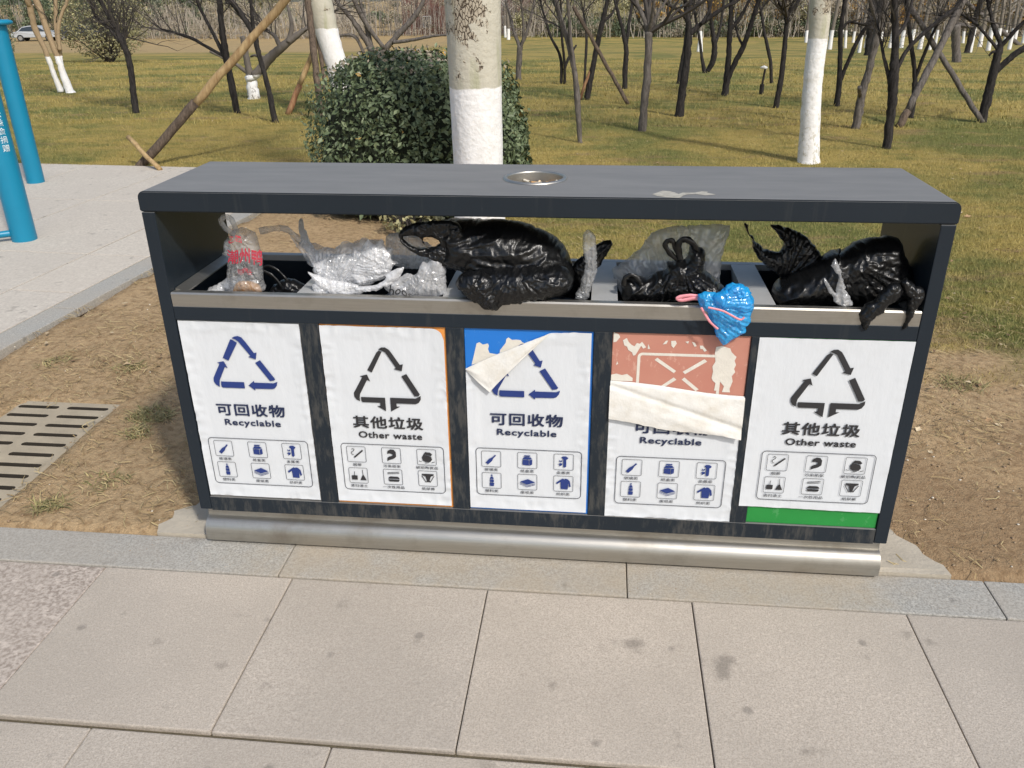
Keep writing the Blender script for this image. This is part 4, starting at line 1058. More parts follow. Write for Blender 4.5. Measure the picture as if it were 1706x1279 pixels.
def pillow(mb, out_px, Y0, front, back, Rr, sim=-0.22, **k):
    t = MB(); k['pleat'] = k.get('pleat', 0.004)*0.5; k['crumple'] = k.get('crumple', 0.006)*0.3
    P = np.array([at(p[0], p[1], Y=Y0) for p in out_px]); area = np.prod(np.ptp(P[:, [0, 2]], axis=0))
    k.setdefault('step', float(np.clip(math.sqrt(area)/44, 0.0040, 0.0072)))
    bd = raw_pillow(t, out_px, Y0, front*0.7, back*0.7, Rr, **k)
    if sim:
        A = np.array(t.v); t = film_sim(t, shrink=sim, seed=k.get('seed', 0)); B = np.array(t.v)
        for ax in (0, 2):   # keep the measured extent of the bag
            l0, h0, l1, h1 = A[:, ax].min(), A[:, ax].max(), B[:, ax].min(), B[:, ax].max(); B[:, ax] = l0 + (B[:, ax]-l1)*(h0-l0)/(h1-l1)
        t.v = [tuple(v) for v in B.tolist()]
    mb.add(t.v, t.f); return mb
def strip(mb, px, Y, width, seed=0, th=0.0012, cl=False):
    """flat film handle: a ribbon of real thickness along measured points; Y may vary per point"""
    P = [at(p[0], p[1], Y=(Y[i] if hasattr(Y, '__len__') else Y)) for i, p in enumerate(px)]
    P = [Vector(p) for p in P]; q = []
    for i in range(len(P)-1):
        p0, p1, p2, p3 = P[max(i-1, 0)], P[i], P[i+1], P[min(i+2, len(P)-1)]
        for j in range(5):
            t = j/5; q.append((2*t**3-3*t*t+1)*p1 + (t**3-2*t*t+t)*(p2-p0)*.45 + (-2*t**3+3*t*t)*p2 + (t**3-t*t)*(p3-p1)*.45)
    q.append(P[-1]); o = len(mb.v); n = len(q)
    for i, p in enumerate(q):
        t = (q[min(i+1, n-1)]-q[max(i-1, 0)]).normalized(); s = t.cross(Vector((0, 1, 0))).normalized()
        ww = width*(1+0.3*noise.noise(Vector((i*0.35, seed, 1))))/2; tw = 0.6*noise.noise(Vector((i*0.22, seed, 9))); s = Matrix.Rotation(tw, 3, t) @ s; nn = t.cross(s).normalized()*th
        fold = 0.25*ww*noise.noise(Vector((i*.5, seed, 3)))
        for k, (a, b_) in enumerate(((-1, 1), (0, 1), (1, 1), (1, -1), (0, -1), (-1, -1))): mb.v.append(tuple(p + s*ww*a + nn*b_ + (nn.normalized()*fold if a == 0 else Vector())))
    for i in range(n-1):
        for k in range(6): mb.f.append((o+i*6+k, o+i*6+(k+1) % 6, o+(i+1)*6+(k+1) % 6, o+(i+1)*6+k))
    return mb
def bag(name, mb, mat, label, group=None):
    """thing with its origin at its base; film mesh is the body"""
    V = np.array(mb.v); c = (float(V[:, 0].mean()), float(V[:, 1].mean()), float(V[:, 2].min()))
    root = thing(name, label, 'bag', c, group)
    b_ = keep(mb.obj('film', M[mat], smooth=True), root); return root
# black bag filling the middle
m = MB()
pillow(m, [(722,374),(750,367),(780,366),(850,369),(892,380),(925,397),(941,412),(951,436),(958,456),(955,475),(944,486),(900,492),(850,490),(800,482),(770,476),(764,462),(772,452),(745,443),(724,432),(728,418),(737,404),(728,390)],
       0.14, 0.115, 0.13, 0.085, gather=(732,408), pleat=0.007, crumple=0.007, seed=2)
pillow(m, [(664,390),(671,379),(690,371),(722,367),(760,370),(775,395),(770,430),(745,443),(718,433),(700,428),(680,415),(668,402)],
       0.075, 0.016, 0.035, 0.02, holes=[[(672,394),(689,392),(701,396),(706,405),(714,414),(700,412),(683,406)], [(706,395),(720,394),(732,403),(724,411),(711,409)]], gather=(745,408), pleat=0.004, crumple=0.003, seed=3)
pillow(m, [(760,472),(772,454),(800,447),(850,444),(900,442),(940,446),(954,464),(946,486),(902,500),(866,507),(832,516),(812,513),(786,498)], 0.045, 0.075, 0.06, 0.06, gather=(860,440), pleat=0.005, crumple=0.009, seed=5)
pillow(m, [(762,474),(770,460),(790,452),(812,458),(826,476),(832,500),(830,514),(812,511),(785,497)], 0.005, 0.045, 0.04, 0.04, pleat=0.003, crumple=0.006, seed=6)
bag('rubbish_bag', m, 'black_film', 'bulging black rubbish bag squeezed under the roof over the blue door')
m = MB(); pillow(m, [(950,448),(968,428),(985,414),(1000,405),(1016,400),(1021,408),(1010,428),(997,448),(986,466),(966,478)], 0.17, 0.02, 0.02, 0.03, gather=(955,460), pleat=0.004, crumple=0.004, seed=8)
bag('rubbish_bag', m, 'black_film', 'black bag corner sticking up behind a clear plastic strip')
m = MB(); pillow(m, [(971,392),(977,384),(985,384),(991,390),(994,425),(995,448),(988,474),(980,496),(968,500),(958,494),(966,474),(973,448),(972,420)], 0.075, 0.012, 0.012, 0.02, gather=(975,495), pleat=0.006, crumple=0.003, seed=9)
bag('plastic_strip', m, 'clear_film', 'clear plastic strip standing upright beside the big black bag')
# clear grey bag and the black bag before it
m = MB(); pillow(m, [(1021,447),(1040,432),(1062,414),(1084,390),(1102,380),(1130,375),(1172,374),(1214,376),(1210,405),(1203,430),(1199,460),(1194,492),(1120,498),(1045,498),(1026,474)], 0.24, 0.03, 0.04, 0.09, gather=(1125,520), pleat=0.006, crumple=0.003, seed=12, freq=12, pn=12)
bag('plastic_bag', m, 'milky_film', 'large hazy see-through bag spread out behind a black looped bag')
m = MB()
pillow(m, [(1036,466),(1044,458),(1058,457),(1074,463),(1092,456),(1110,450),(1108,439),(1118,437),(1126,431),(1140,432),(1152,408),(1164,412),(1176,419),(1175,448),(1190,462),(1206,480),(1200,492),(1130,502),(1042,500),(1036,482)], 0.12, 0.06, 0.05, 0.045, gather=(1135,430), pleat=0.007, crumple=0.007, seed=15)
strip(m, [(1128,432),(1115,420),(1108,408),(1113,401),(1121,402),(1126,414),(1134,434)], 0.10, 0.014, 4)
strip(m, [(1134,432),(1130,412),(1134,401),(1145,399),(1156,408),(1162,424)], 0.095, 0.017, 6)
strip(m, [(1040,476),(1041,464),(1050,459),(1062,464),(1068,474)], 0.075, 0.014, 7)
bag('rubbish_bag', m, 'black_film', 'small black bag with two looped handles in front of the hazy one')
# blue bag hanging over the lip
m = MB(); pillow(m, [(1162,493),(1178,487),(1198,485),(1208,476),(1222,470),(1242,474),(1253,487),(1257,506),(1251,532),(1243,553),(1225,564),(1206,575),(1196,562),(1187,541),(1176,521),(1166,510)], -0.020, 0.020, 0.014, 0.03, gather=(1160,500), pleat=0.007, crumple=0.004, seed=18, freq=34, pn=14)
pillow(m, [(1185,495),(1205,484),(1225,474),(1246,482),(1254,504),(1246,520),(1215,515),(1195,510)], -0.032, 0.016, 0.008, 0.025, gather=(1172,498), pleat=0.007, crumple=0.006, seed=19, freq=40, pn=16)
rb = bag('plastic_bag', m, 'blue_film', 'bright blue plastic bag hanging over the steel lip')
m = MB(); strip(m, [(1166,494),(1150,492),(1134,494),(1128,497),(1136,500),(1154,497),(1166,497)], -0.012, 0.009, 2, 0.0015); keep(m.obj('tie', M['pink'], smooth=True), rb)
m = MB(); strip(m, [(1168,512),(1182,535),(1196,548)], -0.045, 0.006, 5, 0.001); strip(m, [(1180,512),(1205,518),(1232,532),(1240,528)], -0.060, 0.005, 8, 0.001)
keep(m.obj('tie_string', M['pink'], smooth=True), rb)
# right compartment
m = MB(); pillow(m, [(1239,374),(1245,374),(1249,395),(1256,410),(1276,419),(1294,421),(1300,406),(1291,386),(1281,373),(1292,373),(1320,387),(1348,403),(1357,418),(1370,436),(1350,455),(1318,466),(1290,458),(1264,440),(1250,420),(1243,400)], 0.19, 0.035, 0.03, 0.035, gather=(1300,470), pleat=0.006, crumple=0.005, seed=22)
bag('rubbish_bag', m, 'black_film', 'black bag with its open handles stretched up to the roof')
m = MB()
pillow(m, [(1287,482),(1300,466),(1335,452),(1368,434),(1392,416),(1401,412),(1400,424),(1430,405),(1474,394),(1498,396),(1505,410),(1511,436),(1520,452),(1524,474),(1515,496),(1482,506),(1440,508),(1400,507),(1330,504),(1298,506),(1286,496)],
       0.14, 0.085, 0.10, 0.06, gather=(1400,415), pleat=0.007, crumple=0.008, seed=25)
pillow(m, [(1470,482),(1490,470),(1502,478),(1500,494),(1480,508),(1466,524),(1450,534),(1442,549),(1434,542),(1430,520),(1442,506),(1458,496)], 0.004, 0.024, 0.010, 0.02, gather=(1495,475), pleat=0.005, crumple=0.004, seed=27)
pillow(m, [(1500,470),(1512,462),(1524,474),(1536,478),(1541,490),(1531,510),(1522,524),(1514,544),(1504,549),(1508,528),(1510,500)], 0.002, 0.020, 0.010, 0.02, gather=(1512,470), pleat=0.005, crumple=0.004, seed=28)
bag('rubbish_bag', m, 'black_film', 'big black bag with two tails drooping over the lip by the end wall')
m = MB(); pillow(m, [(1387,441),(1395,431),(1400,446),(1403,462),(1409,480),(1420,508),(1398,509),(1386,494),(1372,470),(1375,464),(1384,478),(1391,487),(1394,474),(1393,456)], 0.036, 0.010, 0.006, 0.014, gather=(1396,430), pleat=0.004, crumple=0.003, seed=51)
bag('plastic_strip', m, 'milky_film', 'grey-white forked film strip lying on the big black bag')
# left compartments
m = MB()
pillow(m, [(388,384),(376,402),(371,420),(378,428),(379,450),(384,482),(392,488),(432,488),(441,482),(438,452),(436,428),(430,404),(424,388),(405,380)], 0.10, 0.035, 0.04, 0.04, gather=(390,380), pleat=0.005, crumple=0.004, seed=31)
strip(m, [(392,392),(376,380),(368,368),(374,361),(384,364),(390,374),(394,388)], 0.10, 0.016, 2)
rb = bag('food_bag', m, 'clear_film', 'clear takeaway bag with red printing leaning by the end wall')
V, Fs = text_mesh('潮州鸭', 0.02)
def wrap_text(V, Fs, c, Y0, sag=0.0):
    mm = MB(); vs = []
    for u, v, l in V:
        a = np.array(c[0])*(1-u)*(1-v)+np.array(c[1])*u*(1-v)+np.array(c[2])*u*v+np.array(c[3])*(1-u)*v
        q = at(a[0], a[1] + 2.0*math.sin(u*9), Y=Y0 - 0.012*math.sin(math.pi*u) - l*0.0002); vs.append(q)
    return mm.add(vs, Fs)
keep(wrap_text(V, Fs, [(379,437),(437,441),(437,414),(378,415)], 0.052).obj('red_lettering', M['ink_red']), rb)
V, Fs = text_mesh('乙四', 0.0); keep(wrap_text(V, Fs, [(380,404),(403,404),(401,393),(382,394)], 0.056).obj('small_lettering', M['ink_red']), rb)
V, Fs = text_mesh('鸭脖鸭头', 0.0); keep(wrap_text(V, Fs, [(396,456),(420,457),(420,447),(396,447)], 0.050).obj('small_lettering', M['ink_red']), rb)
m = MB(); pillow(m, [(388,486),(394,472),(410,468),(430,472),(438,484),(430,489),(400,489)], 0.10, 0.025, 0.02, 0.03, pleat=0, crumple=0.020, seed=35, freq=40, sim=0)
keep(m.obj('food_scraps', M['food'], smooth=True), rb)
m = MB(); pillow(m, [(345,485),(362,472),(380,462),(400,462),(410,475),(400,489),(360,490)], 0.15, 0.03, 0.03, 0.03, crumple=0.010, seed=36, freq=40)
bag('plastic_bag', m, 'white_film', 'crumpled white bag lying low behind the red-printed one')
m = MB(); pillow(m, [(448,492),(456,476),(468,468),(482,464),(500,470),(520,488),(500,495)], 0.16, 0.03, 0.03, 0.03, gather=(470,470), pleat=0.006, crumple=0.008, seed=37)
strip(m, [(438,446),(448,443),(462,450),(474,462),(482,472)], 0.15, 0.008, 3); strip(m, [(440,452),(452,458),(462,468),(468,478)], 0.13, 0.009, 5)
bag('rubbish_bag', m, 'black_film', 'small black bag with strings sunk in the first compartment')
# white bags, second compartment
m = MB()
pillow(m, [(562,474),(570,452),(566,437),(582,433),(588,413),(600,418),(610,400),(621,411),(634,400),(639,417),(652,412),(650,432),(662,440),(648,451),(652,464),(622,472),(598,482),(576,482)], 0.12, 0.02, 0, 0.05, gather=(588,496), pleat=0.011, crumple=0.004, seed=41, freq=30, pn=26, single=True)
pillow(m, [(580,462),(590,440),(604,420),(622,410),(640,416),(652,436),(648,456),(626,468),(600,474)], 0.095, 0.02, 0, 0.05, gather=(668,452), pleat=0.010, crumple=0.004, seed=44, freq=30, pn=22, single=True)
pillow(m, [(512,452),(540,462),(562,468),(600,472),(634,462),(656,449),(672,445),(669,460),(652,475),(622,486),(580,491),(552,490),(532,476)], 0.055, 0.012, 0.018, 0.022, holes=[[(598,475),(620,466),(642,461),(640,468),(622,476)]], gather=(556,486), pleat=0.006, crumple=0.002, seed=42, freq=30, pn=14)
pillow(m, [(466,394),(472,390),(482,406),(498,424),(520,441),(544,457),(562,470),(556,486),(536,476),(512,456),(490,436),(474,416)], 0.09, 0.006, 0.008, 0.012, gather=(575,496), pleat=0.004, crumple=0.002, seed=47, freq=30, tilt=0.9, pn=30)
pillow(m, [(520,474),(540,468),(556,476),(556,492),(536,493),(524,488)], 0.06, 0.012, 0.02, 0.02, gather=(560,480), pleat=0.006, crumple=0.004, seed=49)
rb = bag('plastic_bag', m, 'white_film', 'crumpled white carrier bag with a long handle trailing towards the end wall')
m = MB()
pillow(m, [(482,398),(500,409),(506,402),(530,418),(548,408),(562,415),(576,402),(592,408),(608,396),(622,402),(642,408),(652,428),(642,456),(604,476),(566,476),(534,460),(508,428)], 0.17, 0.03, 0, 0.06, gather=(560,500), pleat=0.012, crumple=0.004, seed=50, freq=26, pn=20, single=True)
pillow(m, [(520,450),(540,432),(566,424),(590,432),(606,452),(600,474),(566,480),(536,472)], 0.10, 0.015, 0, 0.05, gather=(545,500), pleat=0.010, crumple=0.004, seed=52, freq=26, pn=18, single=True)
keep(m.obj('outer_film', M['sheer_film'], smooth=True), rb)
m = MB(); pillow(m, [(498,404),(520,404),(552,412),(584,404),(610,398),(640,402),(634,430),(600,440),(556,440),(524,430)], 0.26, 0.03, 0.03, 0.05, gather=(600,440), pleat=0.006, crumple=0.004, seed=43)
strip(m, [(432,385),(460,380),(478,382),(492,394),(506,406)], 0.27, 0.020, 7, 0.001)
bag('plastic_bag', m, 'clear_film', 'thin clear bag stretched out behind the crumpled white one')
m = MB(); pillow(m, [(644,394),(660,388),(690,392),(720,410),(738,432),(730,446),(690,448),(655,440),(645,420)], 0.25, 0.03, 0.03, 0.06, gather=(690,450), pleat=0.004, crumple=0.004, seed=44)
bag('plastic_bag', m, 'milky_film', 'hazy grey bag tucked under the handles of the big black bag')
m = MB(); pillow(m, [(640,478),(648,464),(664,462),(676,455),(690,456),(698,448),(706,434),(714,438),(722,428),(740,432),(743,455),(744,480),(742,492),(700,494),(660,493)], 0.075, 0.025, 0.05, 0.04, gather=(730,428), pleat=0.006, crumple=0.0025, seed=46)
rb = bag('plastic_bag', m, 'sheer_film', 'white bag with a dark scribbled name against the big black bag')
V, Fs = text_mesh('hoos', 0.015); keep(wrap_text(V, Fs, [(648,488),(686,496),(686,484),(650,474)], 0.030).obj('dark_lettering', M['ink_black']), rb)
# small loose waste filling the compartments below the bags
def filler(xa, xb, z, seed, label, mat):
    m = MB(); nx, ny = 22, 16; V = []
    for j in range(ny+1):
        for i in range(nx+1):
            x = xa+(xb-xa)*i/nx; y = 0.05+(BD-0.10)*j/ny; e = min(i, nx-i, j, ny-j)/4
            V.append((x, y, z - 0.05 + 0.05*min(1, e) + 0.03*noise.noise(Vector((x*14, y*14, seed))) + 0.02*abs(noise.noise(Vector((x*40, y*40, seed))))))
    b0 = len(V); V += [(x, y, 0.602) for x, y, z_ in V]
    idx = np.arange(b0).reshape(ny+1, nx+1); Fq = np.stack([idx[:-1,:-1], idx[:-1,1:], idx[1:,1:], idx[1:,:-1]], -1).reshape(-1, 4)
    V = V[:b0]; o = np_mesh('loose_waste', np.array(V), Fq, M[mat], smooth=True); tag(o, label, 'rubbish')
for k, (z, mat, lb) in enumerate([(0.70, 'black_film', 'dark waste deep in the compartment by the red-printed bag'), (0.735, 'white_film', 'pale waste under the crumpled white bags'), (0.74, 'black_film', 'dark waste under the biggest black bag'),
                                  (0.735, 'black_film', 'dark waste under the looped black bag'), (0.735, 'black_film', 'dark waste under the drooping black bag')]):
    filler(CX[k]+0.016, CX[k+1]-0.012, z, k*3.3, lb, mat)

# ================================================================== STREET FURNITURE
def drain():
    x0, x1, y0, y1 = -1.275, -0.795, -0.0, 0.0
    root = thing('drain_cover', 'rectangular slotted concrete drain cover sunk in bare soil', 'drain cover', (-1.035, 0.47, 0.0))
    w, h = 0.235, 0.445
    loops = []
    def spl(pts): loops.append(pts)
    spl([(-w, -h), (w, -h), (w, h), (-w, h)])
    for c in (-0.112, 0.112):
        for k in range(11):
            yc = h - 0.050 - k*0.0785; a, r = 0.080, 0.0130
            spl([(c-a+r*math.cos(t), yc+r*math.sin(t)) for t in np.linspace(R(90), R(270), 6)] + [(c+a+r*math.cos(t), yc+r*math.sin(t)) for t in np.linspace(R(-90), R(90), 6)])
    pts = [p for l in loops for p in l]; ed = []; o = 0
    for l in loops: ed += [(o+i, o+(i+1) % len(l)) for i in range(len(l))]; o += len(l)
    V2, _, F2, _, _, _ = delaunay_2d_cdt([Vector(p) for p in pts], ed, [], 0, 1e-7)
    Q = np.array([v[:] for v in V2]); T = np.array([f for f in F2 if len(f) == 3]); C = Q[T].mean(1); ok = np.ones(len(T), bool)
    for l in loops[1:]: ok &= ~inside(l, C)
    m = MB(); m.add([(x, y, 0.0) for x, y in Q], [tuple(t) for t in T[ok]])
    wm = MB()
    for li, l in enumerate(loops):
        n = len(l); mm = wm if li else m; q = [(x, y, 0.0) for x, y in l] + [(x, y, -0.05) for x, y in l]
        mm.add(q, [((i, (i+1) % n, n+(i+1) % n, n+i) if li else ((i+1) % n, i, n+i, n+(i+1) % n)) for i in range(n)])
    o = m.obj('plate', M['iron'], root); o.location = (0, 0, -0.004)
    ws = wm.obj('slot_walls', M['pit'], o); ws['kind'] = 'stuff'
    p = MB().box(-w+0.01, w-0.01, -h+0.01, h-0.01, -0.068, -0.045).obj('pit', M['pit'], root)
drain()
def post(name, px, py, r, h, label, extra=None):
    c = at(px, py, z=0.012); root = thing(name, label, 'post', (c[0], c[1]+r*0.6, 0.012))
    MB().tube([(0,0,0), (0,0,h)], r, 28).obj('pole', M['teal'], root, angle=40)
    return root, c
p1, c1 = post('fitness_post', 55, 305, 0.077, 1.36, 'teal metal post with a round cap at the far plaza edge')
MB().lathe([(0.0001, 1.408), (0.10, 1.406), (0.128, 1.396), (0.134, 1.384), (0.128, 1.372), (0.10, 1.362), (0.0001, 1.36)], (0, 0, 0), 36).obj('cap', M['teal'], p1, smooth=True)
p2, c2 = post('fitness_post', 34, 402, 0.084, 2.2, 'thicker teal metal post with white lettering and a floor bar')
MB().tube([(-0.05, -0.03, 0.055), (-0.5, -0.36, 0.055), (-1.6, -1.1, 0.055)], 0.024, 16).obj('floor_bar', M['teal'], p2, angle=40)
MB().lathe([(0.0001, 2.24), (0.10, 2.238), (0.128, 2.228), (0.134, 2.214), (0.10, 2.20), (0.0001, 2.20)], (0, 0, 0), 36).obj('cap', M['teal'], p2, smooth=True)
def post_text(root, chars, r, z0, size, az):
    for k, ch in enumerate(chars):
        V, Fs = text_mesh(ch, 0.01); m = MB()
        m.add([(r*math.sin(az+(u-0.5)*size/r), -r*math.cos(az+(u-0.5)*size/r), z0-k*size*1.22+v*size) for u, v, l in V], Fs); m.obj('lettering', M['white_ink'], root)
post_text(p2, '中国体育彩票公益金捐赠', 0.0852, 1.19, 0.046, R(60))

# ================================================================== TREES
def catmull(P, n=5):
    P = [np.array(p, float) for p in P]; out = []
    for i in range(len(P)-1):
        p0, p1, p2, p3 = P[max(i-1, 0)], P[i], P[i+1], P[min(i+2, len(P)-1)]
        for j in range(n):
            t = j/n; out.append((2*t**3-3*t*t+1)*p1 + (t**3-2*t*t+t)*(p2-p0)*.5 + (-2*t**3+3*t*t)*p2 + (t**3-t*t)*(p3-p1)*.5)
    out.append(P[-1]); return out
def grow(mb, p, d, r, L, depth, rng, spread=0.55, up=0.12, sides=5):
    n = 5; pts = [np.array(p, float)]; d = np.array(d, float); d /= np.linalg.norm(d); ds = []
    for i in range(n):
        d = d + rng.normal(0, 0.13, 3) + np.array([0, 0, up*0.5]); d /= np.linalg.norm(d); pts.append(pts[-1]+d*L/n); ds.append(d.copy())
    rad = [max(r*(1-0.72*i/n), 0.0016) for i in range(n+1)]
    mb.tube(pts, rad, sides if r > 0.012 else 3, cap=False)
    if depth <= 0: return
    for c in range(rng.integers(2, 5)):
        i = rng.integers(1, n+1); v = rng.normal(0, 1, 3); v -= v.dot(ds[i-1])*ds[i-1]; v /= max(np.linalg.norm(v), 1e-6)
        grow(mb, pts[i], ds[i-1]*(1-spread*0.6)+v*spread+np.array([0, 0, up]), rad[i]*0.72, L*rng.uniform(0.5, 0.85), depth-1, rng, spread, up, sides)
TREES_BASE_Y = {}
def traced_tree(name, label, base, limbs, mat='bark_dark', cat='tree', group=None, lime=None, tw=3, spread=0.55, ext=1.0, twigs=18, seed=0, depthy=0.25, sides=9, rough=0.06, radn=0.05):
    """limbs: polylines of (px, py, width px) read from the photo, stood up at the tree's own distance"""
    b = at(*base); Y = b[1]; root = thing(name, label, cat, b, group); rng = np.random.default_rng(seed+100)
    tk, cr = MB(), MB(); sc = (Y-CAM_POS[1])/FPX*1.02
    for li, limb in enumerate(limbs):
        yo = 0.0; P, rad = [], []
        a = rng.uniform(-1, 1)*depthy if li else 0.0
        for k, (px, py, w) in enumerate(limb):
            yo = a*k/max(1, len(limb)-1); q = at(px, py, Y=Y+yo)
            if li == 0 and k == 0: q = np.array([q[0], q[1], b[2]-0.06])
            P.append(np.array([*q, w*sc*0.5]))
        if P[-1][2] < 2.6 and limb[-1][1] <= 12 and len(P) > 1:
            e = P[-1]; pd = P[-1][:3]-P[-2][:3]; pd /= np.linalg.norm(pd)
            P.append(np.array([*(e[:3]+pd*0.5*ext+np.array([0, 0, 0.2])), e[3]*0.75])); P.append(np.array([*(e[:3]+pd*0.9*ext+np.array([rng.normal(0, .1), rng.normal(0, .2), 0.6])), e[3]*0.5]))
        Q = catmull(P, 6); pts = [q[:3] + rng.normal(0, 1, 3)*q[3]*rough for q in Q]; rad = [max(q[3]*(1+rng.normal(0, radn)), 0.003) for q in Q]
        if li == 0: rad[0] *= 1.25; rad[1] *= 1.08
        tk.tube([tuple(p) for p in pts], rad, sides)
        e = len(pts)-1; d = pts[e]-pts[e-2]
        if pts[e][2]-b[2] < 1.0: continue
        for c in range(3): grow(cr, pts[e], d/np.linalg.norm(d)+rng.normal(0, 0.45, 3), rad[e]*0.7, rng.uniform(0.7, 1.1)*ext, tw-1, rng, spread)
        for c in range(twigs):
            i = rng.integers(max(1, len(pts)//2), len(pts)); d = pts[i]-pts[i-1]; d /= np.linalg.norm(d)
            if pts[i][2]-b[2] < 0.95: continue
            v = rng.normal(0, 1, 3); v -= v.dot(d)*d; v /= np.linalg.norm(v)
            grow(cr, pts[i], d*0.5+v*0.6+np.array([0, 0, 0.35]), min(rad[i]*0.45, 0.010), rng.uniform(0.4, 0.9)*ext, 2, rng, spread)
    mt = M[mat] if isinstance(mat, str) else mat
    if lime: mt = M['limed'](name+'_limed', lime[0], lime[1], *lime[2:])
    tko = tk.obj('trunk', mt, root, smooth=True); cro = cr.obj('crown', M['twig'], root)
    for o in (tko, cro):
        o.data.transform(Matrix.Translation(-Vector(root.location)))
    return root
# -- big plane tree right behind the bins
def plane_trunk(name, label, base, ctr, lime_h, seed, seg=72, top=5.2, flare=0.06):
    """ctr: list of (x, y, z, r) up the trunk in metres, relative to base"""
    root = thing(name, label, 'tree', base); m = MB(); Q = catmull([np.array(c) for c in ctr], 14); n = len(Q)
    for i, q in enumerate(Q):
        for k in range(seg):
            th = 2*math.pi*k/seg; c, s = math.cos(th), math.sin(th); z = q[2]
            r = q[3]*(1 + 0.035*noise.noise(Vector((c*1.6+seed, s*1.6, z*1.1))) + 0.012*noise.noise(Vector((c*6, s*6+seed, z*5))) + 0.3*max(0, 1-z/0.25)**2*(0.5+0.5*noise.noise(Vector((c*2, s*2, seed)))))
            pk = noise.noise(Vector((c*1.3+seed*2, s*1.3, z*1.6+3)))
            if pk > 0.12 and z > lime_h*0.6: r += q[3]*0.03*abs(noise.noise(Vector((c*9, s*9, z*13))))
            m.v.append((q[0]+r*c, q[1]+r*s, z))
    for i in range(n-1):
        for k in range(seg): k2 = (k+1) % seg; m.f.append((i*seg+k, i*seg+k2, (i+1)*seg+k2, (i+1)*seg+k))
    m.obj('trunk', M['limed'](name+'_bark', 'plane', lime_h, 0.035, 0.55), root, smooth=True)
    cr = MB(); rng = np.random.default_rng(seed); q = Q[-1]
    for c in range(6): grow(cr, q[:3]-np.array([0, 0, 0.3*c]), np.array([math.cos(c*1.1)*0.8, math.sin(c*1.1)*0.8, 0.8]), q[3]*0.5, 1.9, 3, rng)
    cr.obj('crown', M['twig'], root); return root
bx = at(792, 330, Y=3.35); zt = at(788, 148, Y=3.35)[2]
plane_trunk('plane_tree', 'thick pale plane tree trunk painted white below, just behind the bins', (bx[0], 3.52, 0.0),
            [(0.0, 0, -0.05, 0.185), (0.0, 0, 0.5, 0.168), (-0.005, 0, 1.2, 0.170), (-0.012, 0.0, 1.9, 0.178), (-0.02, 0, 3.2, 0.165), (0.0, 0.03, 4.6, 0.13), (0.03, 0, 5.4, 0.10)], zt, 3)
traced_tree('plane_tree', 'slimmer leaning pale trunk whitewashed to chest height out on the lawn', (1348, 269), [[(1348,269,34),(1349,220,30),(1353,150,28),(1358,100,28),(1364,50,29),(1367,0,30)]], group=None, lime=('plane', 1.16, 0.03, 0.95), seed=2, sides=28, rough=0.012, radn=0.012, twigs=0)
traced_tree('plane_tree', 'pale plane trunk with white band leaning behind the round bush', (582, 190), [[(582,190,34),(566,130,34),(553,82,34),(541,40,36),(532,0,37)]], lime=('plane', 1.15, 0.03, 0.5), seed=4, sides=24, rough=0.012, radn=0.012, twigs=0)
L_TAN = ((0.24, 0.16, 0.09), (0.46, 0.36, 0.23))
traced_tree('multi_stem_tree', 'tan tree of several slanting stems with one white-painted foot', (116, 153),
            [[(118,153,15),(106,125,11),(97,98,9),(82,60,9),(68,20,10),(60,0,10)], [(102,153,10),(90,124,8),(78,90,8),(58,46,9),(50,10,9),(46,0,9)], [(112,148,11),(103,112,7),(99,80,7),(94,50,7),(92,0,6)], [(100,84,6),(97,50,6),(104,20,5),(112,0,5)]], lime=(L_TAN, 0.62, 0.05, 0.2), seed=6, twigs=2, ext=1.2)
G1 = 'dark bare trees on the lawn'
T = traced_tree
T('bare_tree', 'slim dark bare tree standing alone nearest the tan many-stemmed tree', (226, 188), [[(226,188,11),(222,150,10),(217,112,10),(212,90,10),(203,68,9),(194,50,7),(182,30,6),(168,0,5)], [(214,96,6),(208,70,5),(206,60,4)], [(200,70,5),(180,45,4),(160,28,4),(150,0,3)]], seed=10)
T('bare_tree', 'dark bare tree crossed by the long yellow stake', (396, 188), [[(396,188,11),(388,150,11),(380,110,11),(373,70,11),(368,30,9),(366,0,9)], [(376,98,7),(360,65,6),(342,30,5),(328,0,5)], [(378,96,5),(345,78,5),(320,64,5),(290,54,4),(268,48,3)]], seed=11, twigs=9)
T('bare_tree', 'dark bare tree just past the yellow stake with bent trunk', (459, 204), [[(459,204,11),(450,160,9),(440,120,8),(430,85,8),(424,60,9),(410,35,9),(392,10,9),(384,0,8)], [(424,60,7),(420,30,6),(418,0,5)]], seed=12)
T('old_apple_tree', 'low spreading grey tree with a flaky white stump', (423, 164), [[(423,164,20),(420,140,18),(417,125,18)], [(417,128,12),(412,105,10),(408,80,9),(404,60,8)], [(425,126,14),(448,98,15),(470,78,13),(496,58,9),(512,46,6)], [(480,70,9),(486,45,7),(482,20,5),(476,0,4)], [(414,122,7),(395,108,6),(375,98,4),(350,85,4)], [(468,80,8),(458,60,6),(445,52,4)], [(440,95,5),(425,92,4),(418,94,3)]], mat='bark_grey', lime=(((0.085, 0.072, 0.06), (0.225, 0.20, 0.175)), 0.38, 0.06, 0.9), seed=13, twigs=10, ext=0.8, tw=3)
T('bare_tree', 'dark many-branched tree rising behind the round bush', (628, 130), [[(628,130,14),(622,100,12),(616,74,11)], [(616,76,9),(600,52,9),(585,30,7),(560,0,6)], [(618,78,8),(610,40,7),(600,0,5)], [(622,100,8),(650,72,9),(670,50,9),(690,28,8),(706,0,6)], [(655,70,6),(690,66,5),(720,60,4),(745,58,3)], [(606,88,5),(590,60,5),(560,60,4)], [(640,80,6),(610,40,7),(590,0,7)]], mat='bark_grey', seed=14, twigs=12)
